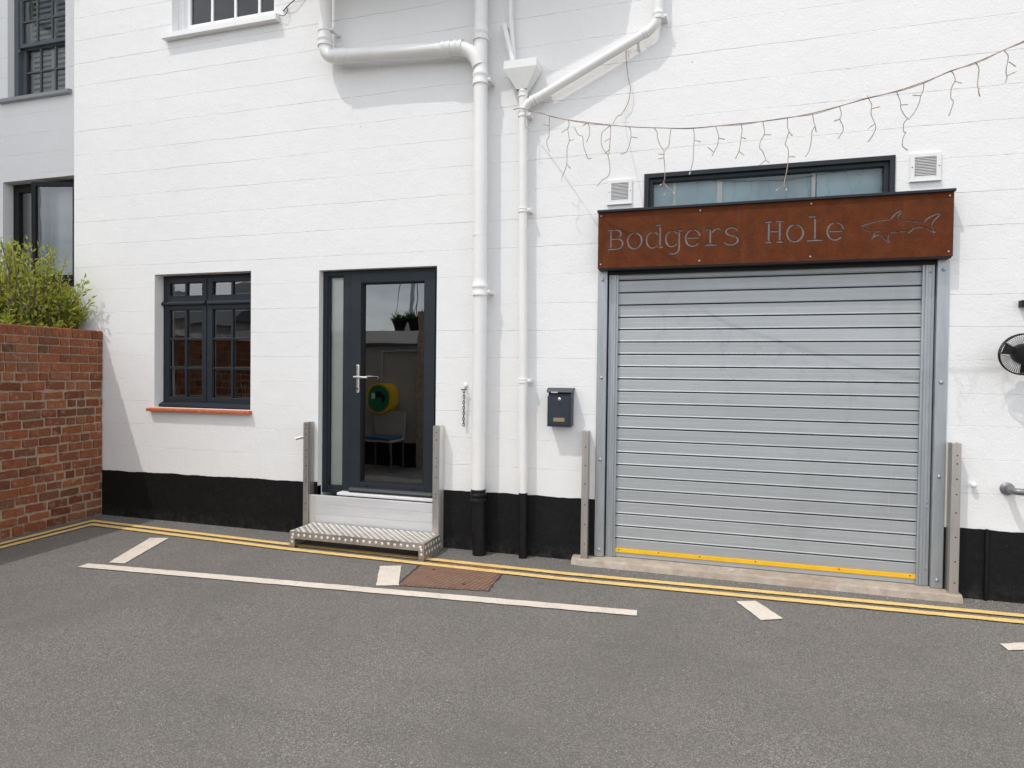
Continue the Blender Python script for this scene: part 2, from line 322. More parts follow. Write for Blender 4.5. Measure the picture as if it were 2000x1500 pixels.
# ------------------------------------------------------------------ mesh helpers
class MB:
    def __init__(s): s.v = []; s.f = []; s.mi = []; s.cur = 0
    def add(s, vs, fs):
        o = len(s.v); s.v += [tuple(p) for p in vs]
        for f in fs: s.f.append(tuple(i + o for i in f)); s.mi.append(s.cur)
        return s
    def box(s, x0, x1, y0, y1, z0, z1, bev=0.0):
        if bev <= 0:
            v = [(x, y, z) for z in (z0, z1) for y in (y0, y1) for x in (x0, x1)]
            return s.add(v, [(0, 2, 3, 1), (4, 5, 7, 6), (0, 1, 5, 4), (2, 6, 7, 3), (0, 4, 6, 2), (1, 3, 7, 5)])
        bm = bmesh.new(); bmesh.ops.create_cube(bm, size=1.0)
        for q in bm.verts: q.co = Vector(((x0 + x1) / 2 + q.co.x * (x1 - x0), (y0 + y1) / 2 + q.co.y * (y1 - y0), (z0 + z1) / 2 + q.co.z * (z1 - z0)))
        bmesh.ops.bevel(bm, geom=bm.edges[:], offset=bev, segments=2, profile=0.6, affect='EDGES')
        bm.verts.index_update(); s.add([q.co[:] for q in bm.verts], [[q.index for q in f.verts] for f in bm.faces]); bm.free()
        return s
    def prism(s, poly, axis, a, b):
        # poly: 2-D ring; axis the extruded one. 'x': (y,z)  'y': (x,z)  'z': (x,y)
        mk = {'x': lambda p, t: (t, p[0], p[1]), 'y': lambda p, t: (p[0], t, p[1]), 'z': lambda p, t: (p[0], p[1], t)}[axis]
        n = len(poly); v = [mk(p, a) for p in poly] + [mk(p, b) for p in poly]
        return s.add(v, [tuple(range(n))[::-1], tuple(range(n, 2 * n))] + [(i, (i + 1) % n, n + (i + 1) % n, n + i) for i in range(n)])
    def tube(s, path, r, n=12, caps=True):
        P = [Vector(p) for p in path]; rs = r if isinstance(r, (list, tuple)) else [r] * len(P)
        T = []
        for i in range(len(P)):
            a = P[max(i - 1, 0)]; b = P[min(i + 1, len(P) - 1)]; T.append((b - a).normalized())
        up = Vector((0, 0, 1)) if abs(T[0].z) < 0.9 else Vector((0, 1, 0))
        u = T[0].cross(up).normalized(); V = []
        for i in range(len(P)):
            u = (u - T[i] * u.dot(T[i])).normalized(); w = T[i].cross(u)
            for k in range(n):
                a = 2 * math.pi * k / n; V.append(P[i] + (u * math.cos(a) + w * math.sin(a)) * rs[i])
        F = [(i * n + k, i * n + (k + 1) % n, (i + 1) * n + (k + 1) % n, (i + 1) * n + k) for i in range(len(P) - 1) for k in range(n)]
        if caps: F += [tuple(range(n))[::-1], tuple((len(P) - 1) * n + k for k in range(n))]
        return s.add(V, F)
    def disc_stack(s, c, d, prof, n=16):
        # lathe about direction d from point c; prof: (distance along d, radius)
        c = Vector(c); d = Vector(d).normalized()
        return s.tube([c + d * t for t, _ in prof], [max(r, 1e-4) for _, r in prof], n) if all(prof[i + 1][0] > prof[i][0] for i in range(len(prof) - 1)) else s._lathe(c, d, prof, n)
    def _lathe(s, c, d, prof, n):
        up = Vector((0, 0, 1)) if abs(d.z) < 0.9 else Vector((0, 1, 0)); u = d.cross(up).normalized(); w = d.cross(u); V = []
        for t, r in prof:
            for k in range(n):
                a = 2 * math.pi * k / n; V.append(c + d * t + (u * math.cos(a) + w * math.sin(a)) * r)
        m = len(prof)
        F = [(i * n + k, i * n + (k + 1) % n, (i + 1) * n + (k + 1) % n, (i + 1) * n + k) for i in range(m - 1) for k in range(n)]
        F += [tuple(range(n))[::-1], tuple((m - 1) * n + k for k in range(n))]
        return s.add(V, F)
    def build(s, name, mat, parent=None, smooth=False, recalc=True):
        me = bpy.data.meshes.new(name); me.from_pydata(s.v, [], s.f)
        mats = mat if isinstance(mat, (list, tuple)) else [mat]
        for q in mats: me.materials.append(M[q] if isinstance(q, str) else q)
        if len(mats) > 1: me.polygons.foreach_set('material_index', s.mi)
        if recalc:
            bm = bmesh.new(); bm.from_mesh(me); bmesh.ops.recalc_face_normals(bm, faces=bm.faces[:]); bm.to_mesh(me); bm.free()
        if smooth:
            me.polygons.foreach_set('use_smooth', [True] * len(me.polygons))
            try: me.set_sharp_from_angle(angle=R(38))
            except Exception: pass
        me.update()
        o = bpy.data.objects.new(name, me); COL.objects.link(o)
        if parent is not None: adopt(o, parent)
        return o
def wloc(p):
    q = Vector((0, 0, 0))
    while p is not None: q += p.location; p = p.parent
    return q
def adopt(o, parent):
    o.parent = parent; o.location = -wloc(parent)
def tag(o, label, cat, group=None):
    o['label'] = label; o['category'] = cat
    if group: o['group'] = group
    return o
def thing(name, loc, label, cat, group=None):
    o = bpy.data.objects.new(name, None); o.empty_display_size = 0.1; COL.objects.link(o); o.location = loc
    return tag(o, label, cat, group)
def holder(name, loc, parent):
    # a part made of sub-parts
    o = bpy.data.objects.new(name, None); o.empty_display_size = 0.1; COL.objects.link(o); o.parent = parent; o.location = Vector(loc) - wloc(parent)
    return o
def struct(o): o['kind'] = 'structure'; return o
def stuff(o): o['kind'] = 'stuff'; return o
def catmull(pts, k=5, closed=False):
    P = [Vector(p) for p in pts]; n = len(P)
    if n < 3: return P
    out = []
    for i in range(n - 1):
        a, b, c, d = P[max(i - 1, 0)], P[i], P[i + 1], P[min(i + 2, n - 1)]
        for j in range(k):
            t = j / k
            out.append(0.5 * ((2 * b) + (c - a) * t + (2 * a - 5 * b + 4 * c - d) * t * t + (3 * b - a - 3 * c + d) * t ** 3))
    return out + [P[-1]]
def rect_minus(r, holes):
    rs = [r]
    for hx0, hx1, hz0, hz1 in holes:
        nx = []
        for x0, x1, z0, z1 in rs:
            if hx0 >= x1 or hx1 <= x0 or hz0 >= z1 or hz1 <= z0: nx.append((x0, x1, z0, z1)); continue
            if z0 < hz0: nx.append((x0, x1, z0, hz0))
            if hz1 < z1: nx.append((x0, x1, hz1, z1))
            a, b = max(z0, hz0), min(z1, hz1)
            if x0 < hx0: nx.append((x0, hx0, a, b))
            if hx1 < x1: nx.append((hx1, x1, a, b))
        rs = nx
    return [q for q in rs if q[1] - q[0] > 0.004 and q[3] - q[2] > 0.004]

DROPS = [[(-1.412,-0.113,3.494),(-1.411,-0.113,3.423),(-1.412,-0.113,3.376),(-1.387,-0.113,3.354)],[(-1.181,-0.251,3.377),(-1.187,-0.251,3.317),(-1.186,-0.251,3.226),(-1.205,-0.251,3.202),(-1.195,-0.251,3.15),(-1.184,-0.251,3.126)],[(-1.188,-0.245,3.306),(-1.225,-0.245,3.319)],[(-1.013,-0.379,3.287),(-1.007,-0.379,3.252),(-1.016,-0.379,3.215),(-1.002,-0.379,3.136),(-1.017,-0.379,3.085),(-1.019,-0.379,3.01),(-1.019,-0.379,2.967),(-1.037,-0.379,2.918),(-1.053,-0.379,2.882),(-1.052,-0.379,2.851)],[(-1.016,-0.376,3.223),(-1.048,-0.376,3.207)],[(-1.001,-0.382,3.135),(-0.979,-0.382,3.136)],[(-1.025,-0.367,2.971),(-1.005,-0.367,2.951)],[(-0.862,-0.409,3.236),(-0.852,-0.409,3.195),(-0.851,-0.409,3.152),(-0.867,-0.409,3.117)],[(-0.862,-0.409,3.233),(-0.887,-0.409,3.229)],[(-0.703,-0.44,3.19),(-0.751,-0.44,3.15),(-0.76,-0.44,3.126),(-0.762,-0.44,3.078),(-0.746,-0.44,3.028),(-0.715,-0.44,2.989),(-0.702,-0.44,2.928),(-0.698,-0.44,2.873),(-0.713,-0.44,2.838),(-0.749,-0.44,2.817),(-0.779,-0.44,2.783)],[(-0.699,-0.441,3.19),(-0.698,-0.441,3.108),(-0.701,-0.441,3.06),(-0.706,-0.441,3.003)],[(-0.7,-0.44,3.103),(-0.725,-0.44,3.09)],[(-0.706,-0.439,3.025),(-0.724,-0.439,3.009)],[(-0.57,-0.467,3.161),(-0.554,-0.467,3.127),(-0.554,-0.467,3.068),(-0.565,-0.467,3.021),(-0.582,-0.467,2.987),(-0.606,-0.467,2.98)],[(-0.55,-0.471,3.084),(-0.524,-0.471,3.08)],[(-0.396,-0.503,3.122),(-0.376,-0.503,3.091),(-0.372,-0.503,3.056),(-0.354,-0.503,3.002),(-0.328,-0.503,2.959),(-0.327,-0.503,2.912),(-0.32,-0.503,2.848),(-0.319,-0.503,2.778),(-0.325,-0.503,2.749),(-0.293,-0.503,2.709),(-0.264,-0.503,2.678)],[(-0.326,-0.518,2.931),(-0.349,-0.518,2.936)],[(-0.326,-0.518,2.908),(-0.349,-0.518,2.907)],[(-0.324,-0.518,2.745),(-0.34,-0.518,2.735)],[(-0.288,-0.523,2.689),(-0.313,-0.523,2.668)],[(-0.283,-0.525,3.095),(-0.291,-0.525,3.029),(-0.296,-0.525,2.989),(-0.318,-0.525,2.957)],[(-0.963,-0.389,3.219),(-0.937,-0.389,3.167),(-0.905,-0.389,3.152),(-0.898,-0.389,3.089),(-0.882,-0.389,3.039),(-0.865,-0.389,2.994),(-0.853,-0.389,2.99)],[(-0.139,-0.544,3.079),(-0.132,-0.544,3.03),(-0.134,-0.544,2.953),(-0.136,-0.544,2.899),(-0.136,-0.544,2.868),(-0.149,-0.544,2.815),(-0.155,-0.544,2.792)],[(-0.132,-0.545,2.994),(-0.105,-0.545,2.989)],[(0.003,-0.564,3.067),(0.015,-0.564,3.027),(0.021,-0.564,2.991),(0.013,-0.564,2.945),(-0.012,-0.564,2.896)],[(0.021,-0.567,2.99),(0.046,-0.567,2.986)],[(-0.009,-0.562,2.906),(-0.035,-0.562,2.929)],[(0.154,-0.586,3.062),(0.163,-0.586,3.029),(0.158,-0.586,2.971),(0.148,-0.586,2.896),(0.132,-0.586,2.856)],[(0.158,-0.586,2.974),(0.175,-0.586,2.97)],[(0.148,-0.585,2.89),(0.168,-0.585,2.872)],[(0.284,-0.605,3.056),(0.293,-0.605,3.015),(0.294,-0.605,2.975),(0.273,-0.605,2.936),(0.268,-0.605,2.891),(0.282,-0.605,2.878),(0.299,-0.605,2.842),(0.302,-0.605,2.813),(0.278,-0.605,2.792)],[(0.294,-0.607,2.974),(0.321,-0.607,2.969)],[(0.302,-0.607,2.812),(0.316,-0.607,2.804)],[(0.424,-0.627,3.051),(0.428,-0.627,2.994),(0.434,-0.627,2.971),(0.416,-0.627,2.904),(0.417,-0.627,2.89),(0.433,-0.627,2.863),(0.434,-0.627,2.812),(0.427,-0.627,2.733),(0.415,-0.627,2.672),(0.41,-0.627,2.646),(0.381,-0.627,2.623)],[(0.433,-0.628,2.973),(0.447,-0.628,2.955)],[(0.434,-0.628,2.815),(0.46,-0.628,2.815)],[(0.411,-0.624,2.647),(0.424,-0.624,2.623)],[(0.562,-0.649,3.059),(0.574,-0.649,3.0),(0.579,-0.649,2.982),(0.564,-0.649,2.956),(0.562,-0.649,2.906),(0.551,-0.649,2.84),(0.536,-0.649,2.813)],[(0.579,-0.651,2.982),(0.585,-0.651,2.964)],[(0.711,-0.673,3.076),(0.719,-0.673,3.031),(0.712,-0.673,2.999),(0.728,-0.673,2.964),(0.731,-0.673,2.931),(0.714,-0.673,2.903)],[(0.714,-0.673,3.001),(0.694,-0.673,3.0)],[(0.853,-0.697,3.119),(0.868,-0.697,3.085),(0.878,-0.697,3.063),(0.874,-0.697,3.031),(0.877,-0.697,3.004),(0.895,-0.697,2.948),(0.898,-0.697,2.915),(0.884,-0.697,2.879),(0.872,-0.697,2.861)],[(0.873,-0.7,3.032),(0.907,-0.7,3.042)],[(0.891,-0.702,2.944),(0.865,-0.702,2.925)],[(1.001,-0.713,3.118),(1.023,-0.713,3.062),(1.029,-0.713,3.014),(1.055,-0.713,2.961),(1.063,-0.713,2.957),(1.044,-0.713,2.933),(1.043,-0.713,2.885),(1.055,-0.713,2.879),(1.041,-0.713,2.848),(1.037,-0.713,2.801),(1.057,-0.713,2.783)],[(1.027,-0.715,3.039),(1.046,-0.715,3.035)],[(1.137,-0.726,3.146),(1.135,-0.726,3.107),(1.122,-0.726,3.072),(1.118,-0.726,3.041),(1.094,-0.726,2.986),(1.069,-0.726,2.954)],[(1.12,-0.724,3.073),(1.095,-0.724,3.081)],[(1.265,-0.739,3.19),(1.281,-0.739,3.173),(1.286,-0.739,3.136),(1.271,-0.739,3.097),(1.268,-0.739,3.04),(1.279,-0.739,3.013),(1.263,-0.739,2.953)],[(1.285,-0.741,3.133),(1.306,-0.741,3.12)],[(1.383,-0.752,3.219),(1.397,-0.752,3.184),(1.397,-0.752,3.143),(1.394,-0.752,3.087),(1.403,-0.752,3.071),(1.395,-0.752,3.062),(1.402,-0.752,3.043)],[(1.514,-0.766,3.261),(1.527,-0.766,3.231),(1.528,-0.766,3.201),(1.52,-0.766,3.167),(1.521,-0.766,3.142),(1.528,-0.766,3.116),(1.524,-0.766,3.099)],[(1.53,-0.767,3.195),(1.552,-0.767,3.173)],[(1.527,-0.767,3.12),(1.555,-0.767,3.133)]]
WIRE = [(-1.509,-0.109,3.514),(-1.445,-0.112,3.518),(-1.374,-0.115,3.489),(-1.249,-0.201,3.424),(-1.176,-0.255,3.373),(-1.012,-0.38,3.283),(-0.857,-0.409,3.238),(-0.707,-0.439,3.195),(-0.526,-0.476,3.149),(-0.318,-0.52,3.106),(-0.168,-0.54,3.081),(0.009,-0.565,3.071),(0.164,-0.588,3.064),(0.285,-0.606,3.058),(0.431,-0.628,3.057),(0.567,-0.65,3.063),(0.71,-0.673,3.081),(0.856,-0.698,3.101),(0.999,-0.713,3.12),(1.138,-0.726,3.151),(1.26,-0.739,3.189),(1.384,-0.752,3.221),(1.507,-0.765,3.264),(1.597,-0.775,3.297),(1.729,-0.79,3.353)]
UPC = [(-0.734,3.347),(-0.677,3.423),(-0.63,3.507),(-0.617,3.581),(-0.618,3.622),(-0.64,3.734),(-0.652,3.873)]
SHARK = [[(0.952,2.476),(0.996,2.492),(1.045,2.505),(1.124,2.515)],[(1.128,2.515),(1.148,2.538),(1.171,2.559),(1.2,2.571)],[(1.197,2.56),(1.178,2.539),(1.173,2.519),(1.181,2.505)],[(1.195,2.505),(1.251,2.493),(1.321,2.484)],[(1.327,2.484),(1.345,2.506),(1.38,2.527),(1.424,2.54)],[(1.419,2.53),(1.392,2.503),(1.374,2.474),(1.373,2.454),(1.382,2.434),(1.396,2.417)],[(1.391,2.412),(1.365,2.425),(1.344,2.439),(1.329,2.458)],[(1.323,2.454),(1.268,2.448),(1.259,2.437),(1.234,2.416)],[(1.225,2.432),(1.183,2.429)],[(1.175,2.429),(1.129,2.425)],[(1.123,2.419),(1.117,2.393),(1.12,2.372),(1.126,2.359)],[(1.118,2.362),(1.096,2.381),(1.08,2.402),(1.074,2.419)],[(1.068,2.419),(1.034,2.404),(1.015,2.381)],[(1.016,2.39),(1.028,2.408),(1.037,2.43)],[(0.958,2.468),(0.984,2.448),(1.015,2.438)],[(1.026,2.441),(1.052,2.436),(1.073,2.44)],[(0.999,2.462),(1.01,2.466)]]

# ------------------------------------------------------------------ masonry pieces
def piece(mb, a0, a1, b0, b1, f, mp, gl, gr, gb, gt, bev, back, nseg=4, jit=0.001, bulge=0.001, vback=None, vbev=None, zf=None, df=None):
    """a cushion-edged unit in (a, b) with its face at depth f and its rim at depth back; mp maps (a, b, depth) to the world.
    a gap of None marks an edge that is an arris of the wall, not a joint"""
    L = a0 + (gl or 0); Rr = a1 - (gr or 0)
    vb = bev if vbev is None else vbev
    bl = vb if gl is not None else 0.0; br = vb if gr is not None else 0.0
    cols = [(L, True)] + [(L + bl + (Rr - br - L - bl) * k / nseg, False) for k in range(nseg + 1)] + [(Rr, True)]
    V = []; ff = f - random.uniform(0, bulge)
    for c, (x, rim) in enumerate(cols):
        jb = random.uniform(-jit, jit) if gb is not None else 0.0; jt = random.uniform(-jit, jit) if gt is not None else 0.0
        z0 = b0 + (gb or 0) + jb; z1 = b1 - (gt or 0) + jt
        bk0 = bk1 = back
        if zf:
            if gb is not None: z0 = b0 + zf[0](x); bk0 = df[0](x)
            if gt is not None: z1 = b1 + zf[1](x); bk1 = df[1](x)
        i0 = z0 + (bev if gb is not None else 0); i1 = z1 - (bev if gt is not None else 0)
        d = ff + random.uniform(-bulge, bulge) * 0.4
        if rim: d = back if (vback is None or (c == 0 and gl is None) or (c > 0 and gr is None)) else vback
        V += [mp(x, z0, bk0 if not rim else max(bk0, d)), mp(x, i0, d), mp(x, i1, d), mp(x, z1, bk1 if not rim else max(bk1, d))]
    n = len(cols)
    F = [(c * 4 + k, (c + 1) * 4 + k, (c + 1) * 4 + k + 1, c * 4 + k + 1) for c in range(n - 1) for k in range(3)]
    mb.add(V, F)

def block_wall(parent, X0, X1, Y0, zlines, holes, mat, unit, in_view, off=0.0, corner_left=True):
    mp = lambda a, b, d: (a, Y0 + d, b)
    rest = MB(); cnt = 0
    ph = [[random.uniform(0, 6.3) for _ in range(6)] for _ in zlines]; amp = [random.uniform(0.5, 1.25) for _ in zlines]
    def zfun(k): return lambda x: 0.0016 * math.sin(5.3 * x + ph[k][0]) + 0.0013 * math.sin(17 * x + ph[k][1]) + 0.0009 * math.sin(43 * x + ph[k][2])
    def dfun(k): return lambda x: (0.0023 + 0.0009 * math.sin(2.1 * x + ph[k][3]) + 0.0006 * math.sin(9 * x + ph[k][4])) * amp[k]
    for k in range(len(zlines) - 1):
        z0, z1 = zlines[k], zlines[k + 1]
        xs = [X0]; x = X0 + (unit * 0.5 if k % 2 else unit) + off
        while x < X1 - 0.06: xs.append(x + random.uniform(-0.012, 0.012)); x += unit
        xs.append(X1)
        for i in range(len(xs) - 1):
            mb = MB(); full = (xs[i], xs[i + 1], z0, z1)
            for (a0, a1, b0, b1) in rect_minus(full, holes):
                e = 1e-6
                gl = 0.0 if abs(a0 - xs[i]) < e and i > 0 else None
                gr = 0.0 if abs(a1 - xs[i + 1]) < e and i < len(xs) - 2 else None
                gb = 0.0 if abs(b0 - z0) < e else None
                gt = 0.0 if abs(b1 - z1) < e else None
                piece(mb, a0, a1, b0, b1, 0.0, mp, gl, gr, gb, gt, 0.0023, 0.0055, 7, 0.0, 0.00035, 0.0004, 0.0010, (zfun(k), zfun(k + 1)), (dfun(k), dfun(k + 1)))
            if not mb.v: continue
            if in_view((xs[i] + xs[i + 1]) / 2, (z0 + z1) / 2) and cnt < 300:
                mb.build('block', mat, parent, recalc=False); cnt += 1
            else: rest.v, rest.f, rest.mi = rest.v + mb.v, rest.f + [tuple(q + len(rest.v) for q in f) for f in mb.f], rest.mi + mb.mi
    if rest.v: stuff(rest.build('block_rest', mat, parent, recalc=False))
    return cnt

# ------------------------------------------------------------------ ground
g = MB()
NX = 60
g.add([(-45, -45, 0), (45, -45, 0), (45, 45, 0), (-45, 45, 0)], [(0, 1, 2, 3)])
struct(g.build('road', 'asphalt'))

# ------------------------------------------------------------------ the white building
OPEN = {'window': (-5.135, -4.03, 1.088, 2.363), 'door': (-3.315, -2.19, 0.30, 2.342), 'garage': (-0.845, 1.502, -0.2, 2.50),
        'over': (-0.505, 1.17, 2.50, 2.966), 'top': (-4.935, -3.785, 4.60, 6.15)}
holes = list(OPEN.values())
WX0, WX1, WZ1 = -6.155, 5.2, 6.6
bld = thing('white_building', (-1.0, 0, 0), 'white painted blockwork building with a black plinth, glazed door and roller shutter', 'building')
core = MB()
for (x0, x1, z0, z1) in rect_minus((WX0, WX1, -0.15, WZ1), holes): core.box(x0, x1, 0.0049, 0.30, z0, z1)
core.box(WX0, WX0 + 0.25, 0.3005, 0.95, -0.15, WZ1)
core.box(WX0 - 0.05, WX1, 0.3005, 4.0, WZ1 + 0.001, WZ1 + 0.2)
core_o = core.build('wall', 'white_wall', bld)
ZL = [0.44, 0.698, 0.924, 1.142, 1.357, 1.579, 1.799, 2.012, 2.238, 2.463, 2.686, 2.915, 3.145, 3.369, 3.586, 3.821, 4.037, 4.271, 4.497, 4.722, 4.948, 5.174, 5.40, 5.626, 5.85, 6.08, 6.31, 6.6]
def see(x, z):
    # top edge of the picture across the wall plane
    top = 5.12 - (x + 6.155) * 0.148
    return x < 2.05 and z < top + 0.05
block_wall(core_o, WX0, WX1, 0.0, ZL, holes, 'white_wall', 0.447, see, 0.03)

# black plinth, painted on with a hand-cut top edge
tops = [(-6.155, 0.442), (-5.77, 0.446), (-3.466, 0.470), (-2.095, 0.483), (-0.845, 0.489), (1.502, 0.468), (1.958, 0.458), (5.2, 0.45)]
def ptop(x):
    for (a, za), (b, zb) in zip(tops, tops[1:]):
        if a <= x <= b: return za + (zb - za) * (x - a) / (b - a)
    return 0.46
def plinth_run(x0, x1, z0=-0.1, ztop=None):
    pl = MB(); n = max(2, int((x1 - x0) / 0.035)); V = []
    for k in range(n + 1):
        x = x0 + (x1 - x0) * k / n; zt = (ztop if ztop else ptop(x) + random.uniform(-0.002, 0.002) + 0.0025 * math.sin(7.3 * x) + 0.002 * math.sin(19 * x + 1))
        V += [(x, -0.005, z0), (x, -0.005, zt), (x, 0.012, zt)]
    for x in (x0, x1): V += [(x, -0.005, z0), (x, 0.05, z0), (x, 0.05, V[1][2]), (x, -0.005, V[1][2])]
    m = 3 * n + 3
    pl.add(V, [(3 * k + j, 3 * k + 3 + j, 3 * k + 4 + j, 3 * k + 1 + j) for k in range(n) for j in range(2)] + [(m, m + 1, m + 2, m + 3), (m + 4, m + 5, m + 6, m + 7)])
    bm_ = pl.build('plinth', 'black_paint', bld, recalc=False)
plinth_run(WX0, -3.315); plinth_run(-3.315, -2.19, -0.1, 0.2995); plinth_run(-2.19, -0.845); plinth_run(1.502, WX1)

# the bow front high above, whose shade falls on the wall
bow = [(-0.62, -0.001), (-0.79, -0.23), (-0.916, -0.345), (-1.615, -0.452), (-1.95, -0.484), (-3.36, -0.484), (-3.30, -0.25), (-3.20, -0.001)]
bw = MB(); bw.prism(bow, 'z', 4.80, 6.9)
bw.build('bow_front', 'white_wall', bld)

# rooms behind the openings
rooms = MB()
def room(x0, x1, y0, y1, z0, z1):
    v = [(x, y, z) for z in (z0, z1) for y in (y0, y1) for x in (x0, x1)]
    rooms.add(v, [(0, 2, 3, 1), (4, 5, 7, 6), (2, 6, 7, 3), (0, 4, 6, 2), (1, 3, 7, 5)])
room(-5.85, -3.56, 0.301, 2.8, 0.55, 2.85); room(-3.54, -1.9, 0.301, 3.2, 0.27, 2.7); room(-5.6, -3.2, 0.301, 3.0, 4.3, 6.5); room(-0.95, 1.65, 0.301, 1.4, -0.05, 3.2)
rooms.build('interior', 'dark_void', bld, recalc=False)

def bar(mb, x0, x1, y0, y1, z0, z1, bev=0.004): mb.box(x0, x1, y0, y1, z0, z1, bev)
def ring(mb, x0, x1, z0, z1, w, y0, y1, bev=0.004, wb=None, wt=None):
    wb = wb or w; wt = wt or w
    bar(mb, x0, x0 + w, y0, y1, z0, z1, bev); bar(mb, x1 - w, x1, y0, y1, z0, z1, bev)
    bar(mb, x0 + w - 0.002, x1 - w + 0.002, y0 + 0.0015, y1, z0, z0 + wb, bev); bar(mb, x0 + w - 0.002, x1 - w + 0.002, y0 + 0.0015, y1, z1 - wt, z1, bev)

# --- casement window
win = holder('window', (-4.58, 0.1, 1.09), bld)
win['label'] = 'dark grey casement window with small panes over a terracotta sill'
fy = 0.105
fr = MB(); ring(fr, -5.135, -4.03, 1.112, 2.3625, 0.028, fy, fy + 0.075)
bar(fr, -4.620, -4.596, fy + 0.002, fy + 0.07, 1.13, 2.345); bar(fr, -5.11, -4.05, fy + 0.003, fy + 0.07, 2.075, 2.115)
fr.build('frame', 'anthracite', win)
dr = MB(); dr.prism([(fy + 0.01, 2.082), (fy - 0.028, 2.078), (fy - 0.03, 2.092), (fy - 0.012, 2.112), (fy + 0.01, 2.118)], 'x', -5.134, -4.625)
dr.build('drip_moulding', 'anthracite', win)
dr = MB(); dr.prism([(fy + 0.01, 2.082), (fy - 0.028, 2.078), (fy - 0.03, 2.092), (fy - 0.012, 2.112), (fy + 0.01, 2.118)], 'x', -4.598, -4.031)
dr.build('drip_moulding', 'anthracite', win)
def casement(x0, x1, z0, z1, rows, y):
    sh = MB(); ring(sh, x0, x1, z0, z1, 0.052, y - 0.012, y + 0.05, 0.006, wb=0.056); sh.build('sash', 'anthracite', win)
    gx0, gx1, gz0, gz1 = x0 + 0.05, x1 - 0.05, z0 + 0.054, z1 - 0.05
    gb = MB(); bar(gb, (gx0 + gx1) / 2 - 0.011, (gx0 + gx1) / 2 + 0.011, y - 0.006, y + 0.03, gz0, gz1, 0.003); gb.build('glazing_bar', 'anthracite', win)
    for k in range(1, rows):
        z = gz0 + (gz1 - gz0) * k / rows
        gb = MB(); bar(gb, gx0, gx1, y - 0.0045, y + 0.028, z - 0.011, z + 0.011, 0.003); gb.build('glazing_bar', 'anthracite', win)
    for c in range(2):
        for k in range(rows):
            a = gx0 + (gx1 - gx0) * c / 2; b = gx0 + (gx1 - gx0) * (c + 1) / 2; u = gz0 + (gz1 - gz0) * k / rows; v = gz0 + (gz1 - gz0) * (k + 1) / rows
            t1, t2, t3 = (random.uniform(-0.002, 0.002) for _ in range(3))
            s_ = MB(); ring(s_, a + 0.009, b - 0.009, u + 0.009, v - 0.009, 0.006, y + 0.022, y + 0.03, 0.0); s_.build('spacer_bar', 'spacer', win)
            p = MB(); p.add([(a, y + 0.012 + t1, u), (b, y + 0.012 + t2, u), (b, y + 0.012 + t2 + t3, v), (a, y + 0.012 + t1 + t3, v)], [(0, 1, 2, 3)]); p.build('pane', 'glass', win, recalc=False)
casement(-5.109, -4.617, 1.135, 2.082, 3, fy + 0.006); casement(-4.599, -4.054, 1.135, 2.082, 3, fy + 0.006)
casement(-5.109, -4.617, 2.112, 2.340, 1, fy + 0.006); casement(-4.599, -4.054, 2.112, 2.340, 1, fy + 0.006)
sl = MB(); sl.prism([(fy + 0.05, 1.140), (fy + 0.0, 1.140), (fy - 0.055, 1.118), (fy - 0.06, 1.098), (fy + 0.05, 1.096)], 'x', -5.132, -4.033)
sl.build('window_board', 'anthracite', win)
tx = [-5.185, -4.905, -4.60, -4.31, -4.012]
for a, b in zip(tx, tx[1:]):
    t = MB(); t.prism([(0.12, 1.094), (-0.045, 1.080), (-0.052, 1.074), (-0.052, 1.055), (-0.046, 1.052), (0.006, 1.056), (0.12, 1.062)], 'x', a + 0.001, b - 0.001); t.build('sill_tile', 'terracotta', win)

# --- glazed door with side light
dy = 0.062
door = holder('door', (-2.75, 0.06, 0.37), bld)
door['label'] = 'dark grey glazed door with a narrow side light'
fr = MB(); ring(fr, -3.315, -2.19, 0.372, 2.3415, 0.045, dy, dy + 0.07, 0.004, wb=0.03)
bar(fr, -3.105, -3.022, dy + 0.002, dy + 0.07, 0.39, 2.32); fr.build('frame', 'anthracite', door)
be = MB(); ring(be, -3.271, -3.104, 0.40, 2.30, 0.014, dy + 0.012, dy + 0.05, 0.003, wb=0.04); be.build('side_light_bead', 'anthracite', door)
p = MB(); p.add([(-3.265, dy + 0.03, 0.43), (-3.106, dy + 0.031, 0.43), (-3.106, dy + 0.031, 2.294), (-3.265, dy + 0.03, 2.294)], [(0, 1, 2, 3)]); p.build('side_light_pane', 'glass_clear', door, recalc=False)
bl = MB(); bl.box(-3.262, -3.11, dy + 0.062, dy + 0.066, 0.43, 2.29); bl.build('side_light_blind', 'blind', door)
lf = MB(); ring(lf, -3.024, -2.226, 0.402, 2.308, 0.098, dy - 0.014, dy + 0.06, 0.005, wb=0.088, wt=0.082); lf.build('leaf', 'anthracite', door)
gs = MB(); ring(gs, -2.928, -2.322, 0.488, 2.228, 0.010, dy - 0.004, dy + 0.04, 0.002); gs.build('gasket', 'black_metal', door)
p = MB(); p.add([(-2.93, dy + 0.028, 0.48), (-2.32, dy + 0.030, 0.48), (-2.32, dy + 0.031, 2.235), (-2.93, dy + 0.029, 2.235)], [(0, 1, 2, 3)]); p.build('pane', 'glass_dark', door, recalc=False)
db = MB(); db.prism([(dy - 0.01, 0.445), (dy - 0.03, 0.438), (dy - 0.048, 0.418), (dy - 0.048, 0.404), (dy - 0.01, 0.406)], 'x', -3.02, -2.228); db.build('drip_bar', 'anthracite', door)
th = MB(); th.box(-3.11, -2.195, dy - 0.085, dy + 0.02, 0.374, 0.398, 0.005); th.build('threshold', 'white_plastic', door)
hp = MB(); hp.box(-2.962, -2.934, dy - 0.024, dy - 0.012, 1.268, 1.515, 0.005); hp.build('handle_plate', 'chrome', door)
